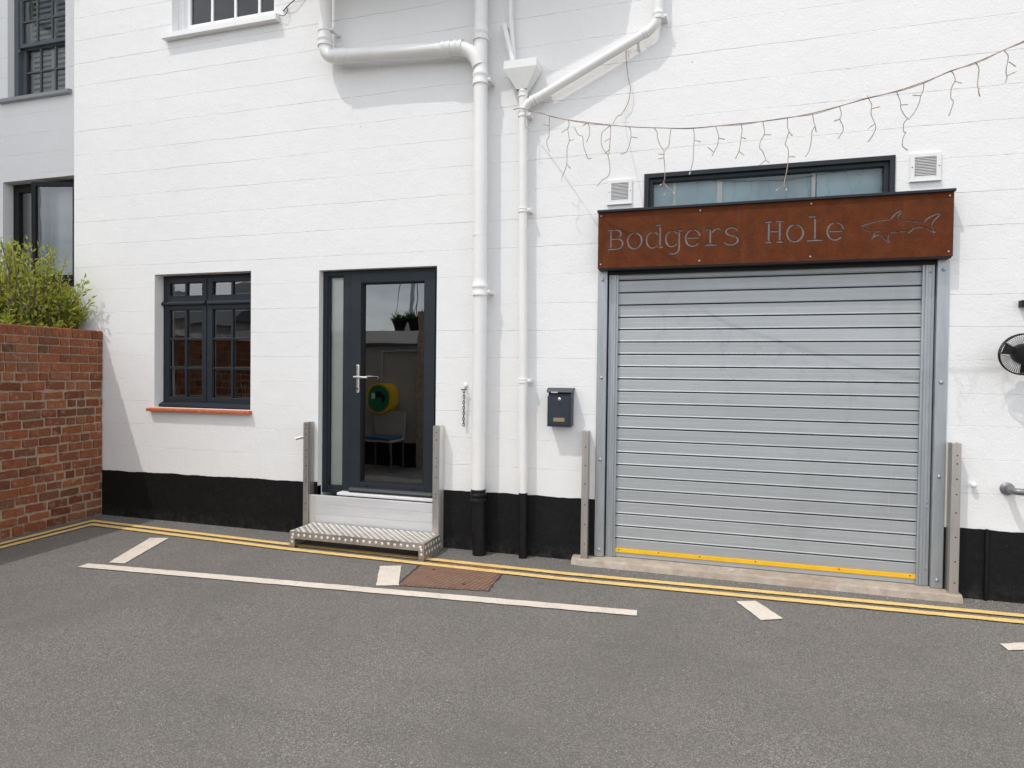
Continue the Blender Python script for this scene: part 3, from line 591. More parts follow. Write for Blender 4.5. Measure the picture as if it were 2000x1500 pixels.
hl = MB(); hl.tube([(-2.948, dy - 0.02, 1.408), (-2.948, dy - 0.062, 1.408), (-2.940, dy - 0.07, 1.408), (-2.83, dy - 0.07, 1.405)], [0.011, 0.011, 0.0105, 0.009], 12)
hl.tube([(-2.96, dy - 0.066, 1.408), (-2.94, dy - 0.07, 1.408)], 0.0105, 12); hl.build('handle', 'chrome', door, True)
kh = MB(); kh.disc_stack((-2.948, dy - 0.023, 1.305), (0, -1, 0), [(0, 0.009), (0.004, 0.009), (0.005, 0.007)], 14); kh.build('lock_cylinder', 'black_metal', door, True)
for x in (-2.86, -2.42):
    q = MB(); q.box(x - 0.016, x + 0.016, dy - 0.018, dy - 0.010, 0.457, 0.465, 0.003); q.build('drain_cap', 'black_metal', door)

# --- white sash window high up
tw = holder('window', (-4.36, 0.1, 4.6), bld)
tw['label'] = 'white timber sash window with a projecting white sill'
ty = 0.10
fr = MB(); ring(fr, -4.935, -3.785, 4.598, 6.149, 0.055, ty - 0.02, ty + 0.09); fr.build('frame', 'white_timber', tw)
sh = MB(); ring(sh, -4.885, -3.83, 4.64, 5.36, 0.055, ty + 0.012, ty + 0.055, 0.005, wb=0.115)
sh.build('sash', 'white_timber', tw)
sh = MB(); ring(sh, -4.885, -3.83, 5.35, 6.10, 0.055, ty + 0.05, ty + 0.088, 0.005); sh.build('sash', 'white_timber', tw)
gx = [-4.832, -4.583, -4.318, -4.052, -3.885]
for x in gx[1:-1]:
    gb = MB(); bar(gb, x - 0.012, x + 0.012, ty + 0.02, ty + 0.05, 4.75, 5.31, 0.003); gb.build('glazing_bar', 'white_timber', tw)
gb = MB(); bar(gb, -4.835, -3.882, ty + 0.022, ty + 0.048, 5.03, 5.052, 0.003); gb.build('glazing_bar', 'white_timber', tw)
for a, b in zip(gx, gx[1:]):
    for (u, v) in ((4.75, 5.04), (5.04, 5.31)):
        p = MB(); p.add([(a, ty + 0.035, u), (b, ty + 0.036, u), (b, ty + 0.037, v), (a, ty + 0.036, v)], [(0, 1, 2, 3)]); p.build('pane', 'glass_clear', tw, recalc=False)
p = MB(); p.add([(-4.84, ty + 0.07, 5.4), (-3.87, ty + 0.07, 5.4), (-3.87, ty + 0.07, 6.06), (-4.84, ty + 0.07, 6.06)], [(0, 1, 2, 3)]); p.build('pane', 'glass_clear', tw, recalc=False)
sl = MB(); sl.prism([(0.11, 4.665), (-0.05, 4.622), (-0.062, 4.615), (-0.062, 4.568), (-0.05, 4.564), (0.001, 4.566), (0.11, 4.60)], 'x', -5.0, -3.735); sl.build('sill', 'white_timber', tw)

# --- long window over the fascia
ow = holder('window', (0.33, 0.05, 2.7), bld)
ow['label'] = 'long low window with a dark frame above the rusted fascia'
fr = MB(); ring(fr, -0.505, 1.17, 2.5005, 2.9655, 0.034, -0.012, 0.06, 0.004); fr.build('frame', 'anthracite', ow)
fr = MB(); ring(fr, -0.472, 1.137, 2.53, 2.933, 0.030, 0.014, 0.062, 0.004); fr.build('sash', 'anthracite', ow)
p = MB(); p.add([(-0.445, 0.045, 2.55), (1.11, 0.046, 2.55), (1.11, 0.047, 2.908), (-0.445, 0.046, 2.908)], [(0, 1, 2, 3)]); p.build('pane', 'glass_clear', ow, recalc=False)
bl = MB(); bl.box(-0.44, 0.02, 0.10, 0.103, 2.54, 2.92); bl.box(0.30, 0.68, 0.14, 0.143, 2.54, 2.92); bl.box(0.70, 1.12, 0.115, 0.118, 2.54, 2.93); bl.box(0.04, 0.31, 0.12, 0.123, 2.54, 2.93); bl.build('reflection_panel', 'sky_reflection', ow)  # panels behind the pane carry the sky reflection as colour
ps = MB(); ps.box(0.02, 0.055, 0.09, 0.12, 2.54, 2.92); ps.box(0.665, 0.69, 0.10, 0.13, 2.54, 2.92); ps.box(-0.30, -0.275, 0.085, 0.098, 2.54, 2.92); ps.build('inner_post', 'blind', ow)

# --- roller shutter
sh = holder('roller_shutter', (0.33, 0.03, 0.05), bld)
sh['label'] = 'galvanised roller shutter with a yellow strip along its foot'
pitch = 0.0945; zj0 = 2.182
prof = [(0.054, 0.0), (0.0400, 0.0003), (0.0368, 0.0015), (0.0362, 0.0035), (0.0366, 0.0060), (0.0390, 0.0100), (0.0390, 0.0315), (0.0393, 0.0325), (0.0386, 0.0335), (0.0386, 0.052), (0.0390, 0.0528), (0.0386, 0.0536), (0.0384, 0.0835), (0.0398, 0.0858), (0.054, 0.0866)]
slat = MB(); slat.prism([(y, z) for y, z in prof] + [(0.056, 0.0866), (0.056, 0.0)], 'x', -0.708, 1.372)
first = None
for k in range(-2, 22):
    z = zj0 - pitch * (k + 1)
    if z < 0.10: continue
    if first is None:
        first = slat.build('slat', 'slat', sh); first.location.z += z; o = first; z_first = z
    else:
        o = first.copy(); COL.objects.link(o); o.location.z = first.location.z + (z - z_first)
    o.location.y += random.uniform(-0.0008, 0.0008); o.rotation_euler.x = R(random.uniform(-0.35, 0.35))
last_z = z
bk = MB(); bk.box(-0.72, 1.385, 0.0585, 0.064, 0.05, 2.49); bk.build('curtain_backing', 'black_metal', sh)
lowz = zj0 - pitch * 21
q = MB(); q.box(-0.708, 1.372, 0.037, 0.055, 0.118, lowz - 0.011, 0.002); q.build('bottom_slat', 'slat', sh)
q = MB(); q.box(-0.700, 1.362, 0.028, 0.038, 0.086, 0.1175, 0.002); q.build('yellow_strip', 'safety_yellow', sh)
for x in (-0.66, -0.36, -0.06, 0.33, 0.88, 1.32):
    b = MB(); b.disc_stack((x, 0.0285, 0.108), (0, -1, 0), [(0, 0.005), (0.002, 0.005), (0.003, 0.003)], 10); b.build('screw', 'chain', sh, True)
q = MB(); q.box(-0.70, 1.365, 0.034, 0.056, 0.052, 0.084, 0.003); q.build('bottom_rail', 'galv', sh)
q = MB(); q.box(-0.762, 1.425, 0.006, 0.034, 2.219, 2.495); q.build('shade_gap_box', 'black_metal', sh)  # black box standing in for the shadow band below the fascia
def guide(x0, x1, flip):
    w = x1 - x0
    pts = [(0, 0.062), (0, 0.018), (0.20, 0.018), (0.24, 0.022), (0.50, 0.022), (0.54, 0.016), (0.74, 0.016), (0.77, 0.021), (0.83, 0.021), (0.86, 0.016), (1.0, 0.016), (1.0, 0.062)]
    pts = [((x1 - w * a) if flip else (x0 + w * a), y) for a, y in pts]
    q = MB(); q.prism(pts, 'z', 0.052, 2.2185); return q.build('guide_rail', 'galv_post', sh)
guide(-0.760, -0.690, False); guide(1.352, 1.424, True)
def post(x0, x1):
    q = MB(); q.box(x0, x1, -0.014, 0.05, 0.05, 2.26, 0.004); q.build('jamb_post', 'galv_post', sh)
post(-0.843, -0.771); post(1.431, 1.502)
for x in (-0.806, 1.467):
    for z in (0.105, 0.80, 1.43, 2.18):
        b = MB(); b.disc_stack((x, -0.0145, z), (0, -1, 0), [(0, 0.013), (0.003, 0.0125), (0.007, 0.009), (0.009, 0.002)], 14); b.build('bolt', 'galv_post', sh, True)
for x, z in ((-0.742, 2.195), (1.40, 2.17), (1.408, 0.62), (1.408, 0.585), (1.37, 0.12), (1.41, 0.17), (-0.73, 0.30)):
    b = MB(); b.disc_stack((x, 0.018, z), (0, -1, 0), [(0, 0.007), (0.003, 0.006), (0.005, 0.002)], 10); b.build('screw', 'galv_post', sh, True)

# ------------------------------------------------------------------ threshold slab and road markings
sb = MB()
n = 40; V = []
for k in range(n + 1):
    x = -1.005 + 2.59 * k / n; j = random.uniform(-0.004, 0.004); e = 0.03 if k == 0 else 0
    V += [(x, 0.20, -0.05), (x, 0.20, 0.050), (x, -0.098 + j * 0.5 + e, 0.047), (x, -0.118 + j + e, 0.038), (x, -0.138 + j + e * 0.4, -0.01)]
sb.add(V, [(5 * k + i, 5 * (k + 1) + i, 5 * (k + 1) + i + 1, 5 * k + i + 1) for k in range(n) for i in range(4)] + [(0, 1, 2, 3, 4), tuple(5 * n + i for i in range(5))])
struct(sb.build('threshold_slab', 'concrete'))

def ribbon(pts, w, z, step=0.04, jit=0.003):
    P = [Vector((p[0], p[1], 0)) for p in pts]; S = []
    for a, b in zip(P, P[1:]):
        m = max(1, int((b - a).length / step)); S += [a.lerp(b, i / m) for i in range(m)]
    S.append(P[-1]); mb = MB(); V = []
    for i, q in enumerate(S):
        d0 = (q - S[i - 1]).normalized() if i else None; d1 = (S[i + 1] - q).normalized() if i < len(S) - 1 else None
        t = ((d0 or d1) + (d1 or d0)).normalized(); nn = Vector((-t.y, t.x, 0)); s = w / 2 / max(0.5, nn.dot(Vector((-(d1 or d0).y, (d1 or d0).x, 0))))
        a = q + nn * (s + random.uniform(-jit, jit)); b = q - nn * (s + random.uniform(-jit, jit))
        V += [(a.x, a.y, z), (b.x, b.y, z)]
    mb.add(V, [(2 * i, 2 * i + 1, 2 * i + 3, 2 * i + 2) for i in range(len(S) - 1)])
    return mb
struct(ribbon([(-5.50, -2.9), (-5.562, -1.08), (-5.60, -0.262), (-3.43, -0.36), (-1.007, -0.378), (1.862, -0.278), (5.2, -0.16)], 0.062, 0.0082).build('yellow_line', 'yellow_paint', recalc=False))
struct(ribbon([(-5.36, -2.9), (-5.445, -1.13), (-5.475, -0.372), (-3.36, -0.483), (-0.976, -0.503), (1.812, -0.400), (5.2, -0.282)], 0.064, 0.0082).build('yellow_line', 'yellow_paint', recalc=False))
def patch(ring_pts, name, mat, z, step=0.03, jit=0.003):
    P = [Vector((a, b, 0)) for a, b in ring_pts]; out = []
    for a, b in zip(P, P[1:] + P[:1]):
        m = max(1, int((b - a).length / step)); out += [a.lerp(b, i / m) + Vector((random.uniform(-jit, jit), random.uniform(-jit, jit), 0)) for i in range(m)]
    mb = MB(); mb.add([(q.x, q.y, z) for q in out], [tuple(range(len(out)))])
    return mb.build(name, mat, recalc=False)
wlp = ribbon([(-4.405, -1.352), (-2.228, -1.161), (-0.409, -1.000)], 0.093, 0.0062)
struct(wlp.build('white_line', 'white_paint', recalc=False))
for ringp in ([(-4.588, -0.575), (-4.289, -1.242), (-4.158, -1.221), (-4.437, -0.527)], [(-2.343, -0.655), (-2.153, -1.058), (-2.007, -1.008), (-2.199, -0.592)],
              [(0.178, -0.584), (0.309, -0.877), (0.438, -0.808), (0.299, -0.532)], [(1.537, -0.818), (1.548, -0.905), (1.80, -0.80), (1.80, -0.70)]):
    struct(patch(ringp, 'white_line', 'white_paint', 0.0062))
# older, darker reinstatement strip of tarmac round the cover
M['tar'] = plain('bitumen_joint', (0.035, 0.034, 0.034), 0.8, 0, 0.2, 30, 90, 0.6, 0.004)
struct(patch([(-2.10, -0.40), (-2.035, -1.015), (-1.395, -0.915), (-1.43, -0.33)], 'asphalt_patch', 'tar', 0.002, 0.03, 0.006))

# loose grit lying along the foot of the walls
gr = MB()
def pebble(x, y, s):
    a = random.uniform(0, 6.3); V = []
    for k in range(4): V.append((x + s * random.uniform(0.6, 1.2) * math.cos(a + k * 1.57), y + s * random.uniform(0.6, 1.2) * math.sin(a + k * 1.57), 0.0))
    V.append((x, y, s * random.uniform(0.5, 1.0))); gr.add(V, [(0, 1, 4), (1, 2, 4), (2, 3, 4), (3, 0, 4)])
for k in range(620):
    x = random.uniform(-5.7, 3.2); d = abs(random.gauss(0, 0.07)) + 0.008
    if -1.02 < x < 1.6: d += 0.14
    pebble(x, -0.006 - d, random.choice((0.002, 0.003, 0.003, 0.004, 0.006)))
for k in range(150):
    u = random.uniform(0.0, 2.6); d = abs(random.gauss(0, 0.06)) + 0.01; pebble(-5.774 + 0.0815 * u + d, -u, random.choice((0.002, 0.003, 0.004)))
for k in range(220): pebble(random.uniform(-5.2, 3.0), random.uniform(-3.6, -0.3), random.choice((0.002, 0.0025, 0.003)))
M['grit'] = plain('pale_grit', (0.33, 0.30, 0.26), 0.9, 0, 0.5, 40, None)
grit_o = stuff(gr.build('grit', 'grit', recalc=False)); grit_o['label'] = 'loose pale grit scattered along the foot of the walls'; grit_o['category'] = 'grit'

# inspection cover
cv = thing('inspection_cover', (-1.72, -0.63, 0), 'rusty brown iron inspection cover let into the tarmac beside the metal step', 'manhole cover')
def quad_slab(name, pts, z0, z1, mat):
    q = MB(); q.prism(pts, 'z', z0, z1); return q.build(name, mat, cv)
quad_slab('frame', [(-2.075, -0.425), (-2.018, -0.998), (-1.405, -0.905), (-1.446, -0.352)], -0.03, 0.0035, 'cover')
quad_slab('plate', [(-2.055, -0.442), (-1.998, -0.980), (-1.424, -0.893), (-1.460, -0.372)], -0.02, 0.006, 'cover')
for x, y in ((-1.93, -0.60), (-1.56, -0.52), (-1.60, -0.84)):
    q = MB(); q.disc_stack((x, y, 0.0055), (0, 0, 1), [(0, 0.013), (0.0012, 0.013)], 12); q.build('lifting_hole', 'black_metal', cv)

# ------------------------------------------------------------------ fascia sign, letters cut through the rusted plate
sg = thing('fascia_sign', (0.33, 0, 2.47), 'rusted steel shop fascia with cut out lettering and a shark, above the shutter', 'sign')
SX0, SX1, SZ0, SZ1 = -0.830, 1.490, 2.256, 2.672
def stroke(pts, hw, k=6):
    P = catmull([(a, b, 0) for a, b in pts], k) if len(pts) > 2 else [Vector((a, b, 0)) for a, b in pts]
    L, Rr = [], []
    for i, q in enumerate(P):
        t = (P[min(i + 1, len(P) - 1)] - P[max(i - 1, 0)]).normalized(); nn = Vector((-t.y, t.x, 0))
        L.append(q + nn * hw); Rr.append(q - nn * hw)
    return [(p.x, p.y) for p in L + Rr[::-1]]
def arc(cx, cz, rx, rz, a0, a1, n=26): return [(cx + rx * math.cos(R(a0 + (a1 - a0) * i / n)), cz + rz * math.sin(R(a0 + (a1 - a0) * i / n))) for i in range(n + 1)]
HW = 0.0058
GL = {
 'B': [[(0.026, 0.016), (0.026, 0.138)], [(0.0, 0.148), (0.046, 0.148)], [(0.054, 0.148), (0.078, 0.147), (0.099, 0.130), (0.099, 0.106), (0.087, 0.092)], [(0.036, 0.080), (0.085, 0.079), (0.110, 0.062), (0.114, 0.038), (0.098, 0.013), (0.070, 0.005), (0.0, 0.005)]],
 'o': [arc(0.060, 0.061, 0.052, 0.059, 97, 443)],
 'd': [arc(0.052, 0.060, 0.046, 0.058, 38, 82, 6), arc(0.052, 0.060, 0.046, 0.058, 96, 322), [(0.104, 0.016), (0.104, 0.156)], [(0.074, 0.168), (0.110, 0.168)], [(0.094, 0.005), (0.128, 0.005)]],
 'g': [arc(0.052, 0.062, 0.045, 0.056, 38, 82, 6), arc(0.052, 0.062, 0.045, 0.056, 96, 322), [(0.103, 0.108), (0.103, 0.04), (0.103, -0.012), (0.090, -0.038), (0.062, -0.047), (0.030, -0.043)], [(0.092, 0.119), (0.126, 0.119)]],
 'e': [arc(0.060, 0.061, 0.051, 0.059, 12, 82, 8), arc(0.060, 0.061, 0.051, 0.059, 97, 322), [(0.022, 0.061), (0.102, 0.061)]],
 'r': [[(0.006, 0.115), (0.030, 0.115)], [(0.041, 0.016), (0.041, 0.119)], [(0.004, 0.005), (0.090, 0.005)], [(0.053, 0.092), (0.070, 0.112), (0.092, 0.121), (0.114, 0.110)]],
 's': [[(0.097, 0.098), (0.084, 0.114), (0.055, 0.121), (0.027, 0.112), (0.019, 0.093), (0.032, 0.075), (0.060, 0.065), (0.090, 0.053), (0.101, 0.033), (0.089, 0.010), (0.056, 0.0), (0.026, 0.006), (0.009, 0.024)]],
 'H': [[(0.032, 0.016), (0.032, 0.138)], [(0.104, 0.016), (0.104, 0.138)], [(0.008, 0.148), (0.054, 0.148)], [(0.082, 0.148), (0.128, 0.148)], [(0.008, 0.005), (0.054, 0.005)], [(0.082, 0.005), (0.128, 0.005)], [(0.043, 0.080), (0.093, 0.080)]],
 'l': [[(0.060, 0.016), (0.060, 0.156)], [(0.020, 0.168), (0.066, 0.168)], [(0.008, 0.005), (0.112, 0.005)]],
}
spots = [('B', -0.764), ('o', -0.621), ('d', -0.480), ('g', -0.342), ('e', -0.203), ('r', -0.064), ('s', 0.065), ('H', 0.338), ('o', 0.481), ('l', 0.607), ('e', 0.736)]
rings = []
for ch, x0 in spots:
    for st in GL[ch]: rings.append(stroke([(x0 + a, 2.392 + b) for a, b in st], HW, 1 if len(st) > 10 and ch != 's' else 5))
for st in SHARK: rings.append(stroke(st, 0.0042, 5))
cu = bpy.data.curves.new('plate_outline', 'CURVE'); cu.dimensions = '2D'; cu.fill_mode = 'BOTH'; cu.extrude = 0.0015; cu.resolution_u = 1
for ringp in [[(SX0, SZ0), (SX1, SZ0), (SX1, SZ1), (SX0, SZ1)]] + rings:
    sp = cu.splines.new('POLY'); sp.points.add(len(ringp) - 1)
    for q, (a, b) in zip(sp.points, ringp): q.co = (a, b, 0, 1)
    sp.use_cyclic_u = True
tmp = bpy.data.objects.new('tmp', cu); COL.objects.link(tmp)
bpy.context.view_layer.update()
me = bpy.data.meshes.new_from_object(tmp.evaluated_get(bpy.context.evaluated_depsgraph_get()))
bpy.data.objects.remove(tmp); bpy.data.curves.remove(cu)
for v in me.vertices: v.co = (v.co.x, -0.0905 - v.co.z, v.co.y)
me.name = 'face_plate'; me.materials.clear(); me.materials.append(M['corten'])
fp = bpy.data.objects.new('face_plate', me); COL.objects.link(fp); adopt(fp, sg)
q = MB(); q.box(SX0 + 0.004, SX1 - 0.004, -0.0795, -0.0765, SZ0 + 0.004, SZ1 - 0.004); q.build('backing_plate', 'sign_back', sg)
q = MB()
q.box(SX0 - 0.004, SX0 + 0.003, -0.088, -0.006, SZ0, SZ1); q.box(SX1 - 0.003, SX1 + 0.004, -0.088, -0.006, SZ0, SZ1); q.box(SX0 + 0.0035, SX1 - 0.0035, -0.0885, -0.006, SZ0 - 0.012, SZ0 + 0.003)
q.build('box_return', 'black_metal', sg)
q = MB(); q.box(SX0 - 0.010, SX1 + 0.010, -0.111, -0.0045, SZ1 + 0.0005, SZ1 + 0.019, 0.003); q.build('cap_flashing', 'anthracite', sg)
for x in (-0.812, -0.095, 0.64, 1.468):
    for z in (2.285, 2.648):
        b = MB(); b.disc_stack((x, -0.0922, z), (0, -1, 0), [(0, 0.0062), (0.002, 0.0058), (0.0035, 0.0025)], 12); b.build('rivet', 'galv_post', sg, True)

# ------------------------------------------------------------------ wall vents
def vent(cx, cz, label):
    t = thing('air_vent', (cx, -0.005, cz), label, 'vent')
    f = MB(); ring(f, cx - 0.091, cx + 0.091, cz - 0.092, cz + 0.092, 0.027, -0.016, 0.002, 0.003); f.build('frame', 'white_plastic', t)
    b = MB(); b.box(cx - 0.066, cx + 0.066, -0.0025, 0.0005, cz - 0.066, cz + 0.066); b.build('backing', 'black_metal', t)
    lv = None
    for k in range(13):
        z = cz - 0.062 + 0.0103 * k
        if lv is None:
            q = MB(); q.add([(cx - 0.066, -0.004, z + 0.0075), (cx + 0.066, -0.004, z + 0.0075), (cx + 0.066, -0.013, z - 0.001), (cx - 0.066, -0.013, z - 0.001), (cx - 0.066, -0.004, z + 0.006), (cx + 0.066, -0.004, z + 0.006), (cx + 0.066, -0.012, z - 0.002), (cx - 0.066, -0.012, z - 0.002)], [(0, 1, 2, 3), (4, 5, 6, 7), (3, 2, 6, 7), (0, 1, 5, 4)])
            lv = q.build('louvre', 'white_plastic', t); base = lv.location.z
        else:
            o = lv.copy(); COL.objects.link(o); o.location.z = base + 0.0103 * k
    s = MB(); s.box(cx - 0.096, cx + 0.096, -0.021, 0.002, cz - 0.098, cz - 0.0925, 0.002); s.build('drip_lip', 'white_plastic', t)
    for x in (cx - 0.079, cx + 0.079):
        b = MB(); b.disc_stack((x, -0.0162, cz), (0, -1, 0), [(0, 0.004), (0.0015, 0.0035)], 8); b.build('screw', 'chain', t)
vent(-0.686, 2.846, 'small white louvred vent on the wall beside the cable end at the window')
vent(1.347, 2.870, 'small white louvred vent over the tail end of the shark fascia')

# ------------------------------------------------------------------ pipes
def collar(t, c, d, r, mat='pvc', n=20, h=0.09):
    q = MB(); q._lathe(Vector(c) - Vector(d).normalized() * h / 2, Vector(d).normalized(), [(0, r), (0, r * 1.16), (h * 0.22, r * 1.16), (h * 0.26, r * 1.09), (h * 0.42, r * 1.09), (h * 0.48, r * 1.17), (h * 0.62, r * 1.17), (h * 0.68, r * 1.07), (h, r * 1.05), (h, r)], n)
    return q.build('collar', mat, t, True)
def clip(t, x, y, z, r, mat='pvc'):
    q = MB(); q._lathe(Vector((x, y, z - 0.014)), Vector((0, 0, 1)), [(0, r), (0, r * 1.10), (0.028, r * 1.10), (0.028, r)], 20); q.box(x + r * 0.9, x + r + 0.03, y - 0.012, 0.002, z - 0.014, z + 0.014, 0.002)
    q.disc_stack((x + r + 0.018, y - 0.012, z), (0, -1, 0), [(0, 0.008), (0.006, 0.007)], 8); return q.build('bracket', mat, t, True)
def bend(p0, p1, p2, k=8):
    a, b, c = Vector(p0), Vector(p1), Vector(p2)
    return [(a * (1 - t) ** 2 + b * 2 * t * (1 - t) + c * t * t) for t in [i / k for i in range(k + 1)]]
sp = thing('soil_pipe', (-1.77, -0.10, 0), 'thick white soil pipe with a black foot and a side branch high on the wall', 'pipe')
RX, RY, RR = -1.772, -0.100, 0.055
q = MB(); q.tube([(RX, RY, 0.52), (RX, RY, 2.1), (RX - 0.012, RY, 3.5), (RX - 0.02, RY, 4.2), (RX - 0.02, RY, 6.4)], RR, 24); q.build('pipe', 'pvc', sp, True)
q = MB(); q.tube([(RX + 0.018, RY, -0.02), (RX + 0.012, RY, 0.25), (RX, RY, 0.52)], RR * 1.02, 24); q.build('painted_foot', 'pipe_black', sp, True)
collar(sp, (RX + 0.003, RY, 0.475), (0, 0, 1), RR * 1.03, 'pipe_black', h=0.10)
q = MB(); q._lathe(Vector((RX + 0.016, RY, 0.10)), Vector((0, 0, 1)), [(0, RR), (0, RR * 1.10), (0.02, RR * 1.10), (0.02, RR)], 20); q.build('bracket', 'pipe_black', sp, True)
collar(sp, (RX, RY, 2.137), (0, 0, 1), RR, h=0.13); clip(sp, RX, RY, 2.10, RR)
q = MB(); q._lathe(Vector((RX - 0.006, RY, 2.545)), Vector((0, 0, 1)), [(0, RR), (0, RR * 1.035), (0.012, RR * 1.035), (0.012, RR)], 20); q.build('joint_ring', 'pvc', sp, True)
collar(sp, (RX - 0.015, RY, 3.81), (0, 0, 1), RR, h=0.14); clip(sp, RX - 0.015, RY, 3.775, RR)
collar(sp, (RX - 0.02, RY, 4.145), (0, 0, 1), RR, h=0.12)
BY = -0.112
q = MB(); q.tube([(-3.198, BY, 6.2), (-3.198, BY, 4.30)] + bend((-3.198, BY, 4.245), (-3.196, BY, 4.128), (-3.075, BY, 4.124)) + [(-2.97, BY, 4.118), (-2.05, BY, 4.058)] + bend((-2.0, BY, 4.055), (-1.845, BY, 4.045), (-1.795, BY, 3.88), 10), RR, 24); q.build('branch_pipe', 'pvc', sp, True)
collar(sp, (-3.198, BY, 4.275), (0, 0, 1), RR, h=0.10); collar(sp, (-3.02, BY, 4.122), (1, 0, -0.06), RR, h=0.13); collar(sp, (-2.09, BY, 4.061), (-1, 0, 0.06), RR, h=0.12); collar(sp, (-1.985, BY, 4.053), (-1, 0, 0.08), RR, h=0.10)
clip(sp, -3.198, BY, 4.36, RR)

dp = thing('rainwater_pipe', (-1.415, -0.07, 0), 'slim white rainwater pipe with a square hopper and a slanting branch', 'pipe')
TX, TY, TR = -1.416, -0.07, 0.034
q = MB(); q.tube([(TX + 0.012, TY, 0.515), (TX, TY, 1.5), (TX - 0.018, TY, 2.7), (TX - 0.028, TY, 3.72)], TR, 20); q.build('pipe', 'pvc', dp, True)
q = MB(); q.tube([(TX + 0.016, TY, -0.02), (TX + 0.012, TY, 0.515)], TR * 1.03, 20); q.build('painted_foot', 'pipe_black', dp, True)
q = MB(); q._lathe(Vector((TX + 0.015, TY, 0.075)), Vector((0, 0, 1)), [(0, TR), (0, TR * 1.15), (0.03, TR * 1.15), (0.03, TR)], 16); q.build('bracket', 'pipe_black', dp, True)
for z, xx in ((1.407, TX), (2.743, TX - 0.018), (3.50, TX - 0.026), (3.655, TX - 0.028)): collar(dp, (xx, TY, z), (0, 0, 1), TR, h=0.075 if z > 3 else 0.05)
clip(dp, TX, TY, 1.40, TR); clip(dp, TX - 0.018, TY, 2.735, TR); clip(dp, TX - 0.026, TY, 3.475, TR)
q = MB(); HZ = [3.70, 3.80, 3.873]; HC = TX - 0.032
def hring(w, y0, y1, z, cx=HC): return [(cx - w, y0, z), (cx + w, y0, z), (cx + w, y1, z), (cx - w, y1, z)]
V = hring(0.040, -0.106, -0.034, 3.668) + hring(0.132, -0.150, -0.003, 3.818) + hring(0.132, -0.150, -0.003, 3.878) + hring(0.118, -0.138, -0.012, 3.878) + hring(0.030, -0.10, -0.04, 3.70)
q.add(V, [(4 * a + k, 4 * a + (k + 1) % 4, 4 * a + 4 + (k + 1) % 4, 4 * a + 4 + k) for a in range(4) for k in range(4)] + [(16, 17, 18, 19)])
q.build('hopper', 'pvc', dp)
s0 = Vector((TX - 0.022, TY, 3.548)); s1 = Vector((-0.505, TY, 3.985))
q = MB(); q.tube([s0 - Vector((0.0, 0, 0.03))] + [s0 + Vector((0.03, 0, 0.013)), s1] + bend(s1, (-0.418, TY, 4.025), (-0.416, TY, 4.12)) + [(-0.416, TY, 6.3)], TR, 20); q.build('branch_pipe', 'pvc', dp, True)
dv = (s1 - s0).normalized()
collar(dp, s0 + dv * 0.10, dv, TR, h=0.06); collar(dp, s1 + dv * 0.005, dv, TR, h=0.05); collar(dp, (-0.416, TY, 4.105), (0, 0, 1), TR, h=0.07); clip(dp, -0.416, TY, 4.085, TR)
q = MB(); q.tube([(-0.56, -0.06, 3.93), (-0.56, -0.03, 3.905), (-0.56, 0.004, 3.90)], 0.012, 8); q.build('bracket', 'pvc', dp, True)
wp = thing('waste_pipe', (-1.56, -0.08, 3.9), 'thin white waste pipes dropping into the square hopper', 'pipe')
q = MB(); q.tube([(-1.608, 0.0, 4.20), (-1.606, -0.05, 4.205), (-1.602, -0.080, 4.185), (-1.50, -0.085, 3.80)], 0.021, 14); q.build('outlet_pipe', 'pvc', wp, True)
collar(wp, (-1.597, -0.08, 4.165), (0.25, 0, -1), 0.021, h=0.05)
q = MB(); q.tube([(-1.562, -0.045, 6.3), (-1.562, -0.045, 4.30), (-1.519, -0.055, 3.80)], 0.019, 14); q.build('overflow_pipe', 'pvc', wp, True)

# ------------------------------------------------------------------ string lights and cables
ic = thing('icicle_lights', (0.2, -0.1, 3.25), 'unlit icicle string lights sagging from the slim pipe across the wall', 'string lights')
wr = WIRE
q = MB(); q.tube(catmull(wr, 4), 0.0032, 6); q.tube(catmull([(x, y - 0.004, z - 0.004 + 0.006 * math.sin(x * 31)) for x, y, z in wr[2:]], 4), 0.0024, 6); q.build('main_cable', 'wire', ic, True)
for pts in DROPS:
    P = catmull([(x, y - random.uniform(-0.008, 0.008), z) for x, y, z in pts], 3)
    q = MB(); q.tube(P, 0.0026 if len(pts) > 2 else 0.0027, 5); q.build('drop' if len(pts) > 2 else 'twig', 'wire', ic, True)
    e = P[-1]; d = (P[-1] - P[-2]).normalized()
    b = MB(); b.tube([e, e + d * 0.010, e + d * 0.016], [0.0042, 0.0040, 0.0012], 6); b.build('bulb', 'bulb', ic, True)
uc = MB(); uc.tube(catmull([(-0.70, -0.30, 3.26), (-0.69, -0.16, 3.36)] + [(x, -0.03, z) for x, z in UPC[1:]] + [(-0.655, -0.02, 3.95)], 4), 0.0032, 6)
tag(uc.build('loose_cable', 'wire', None, True), 'thin loose cable climbing from the string lights to the slanting pipe', 'cable')
ck = MB(); ck.tube(catmull([(-3.70, -0.004, 4.66), (-3.60, -0.03, 4.70), (-3.45, -0.02, 4.80), (-3.30, -0.02, 4.93), (-3.26, -0.02, 5.2)], 5), 0.0045, 6)
ck.tube(catmull([(-3.72, -0.03, 4.615), (-3.675, -0.03, 4.60), (-3.645, -0.02, 4.64), (-3.66, -0.01, 4.69)], 5), 0.0035, 6)
tag(ck.build('window_cable', 'chain', None, True), 'thin grey cable hooked on the wall beside the white sash window', 'cable')

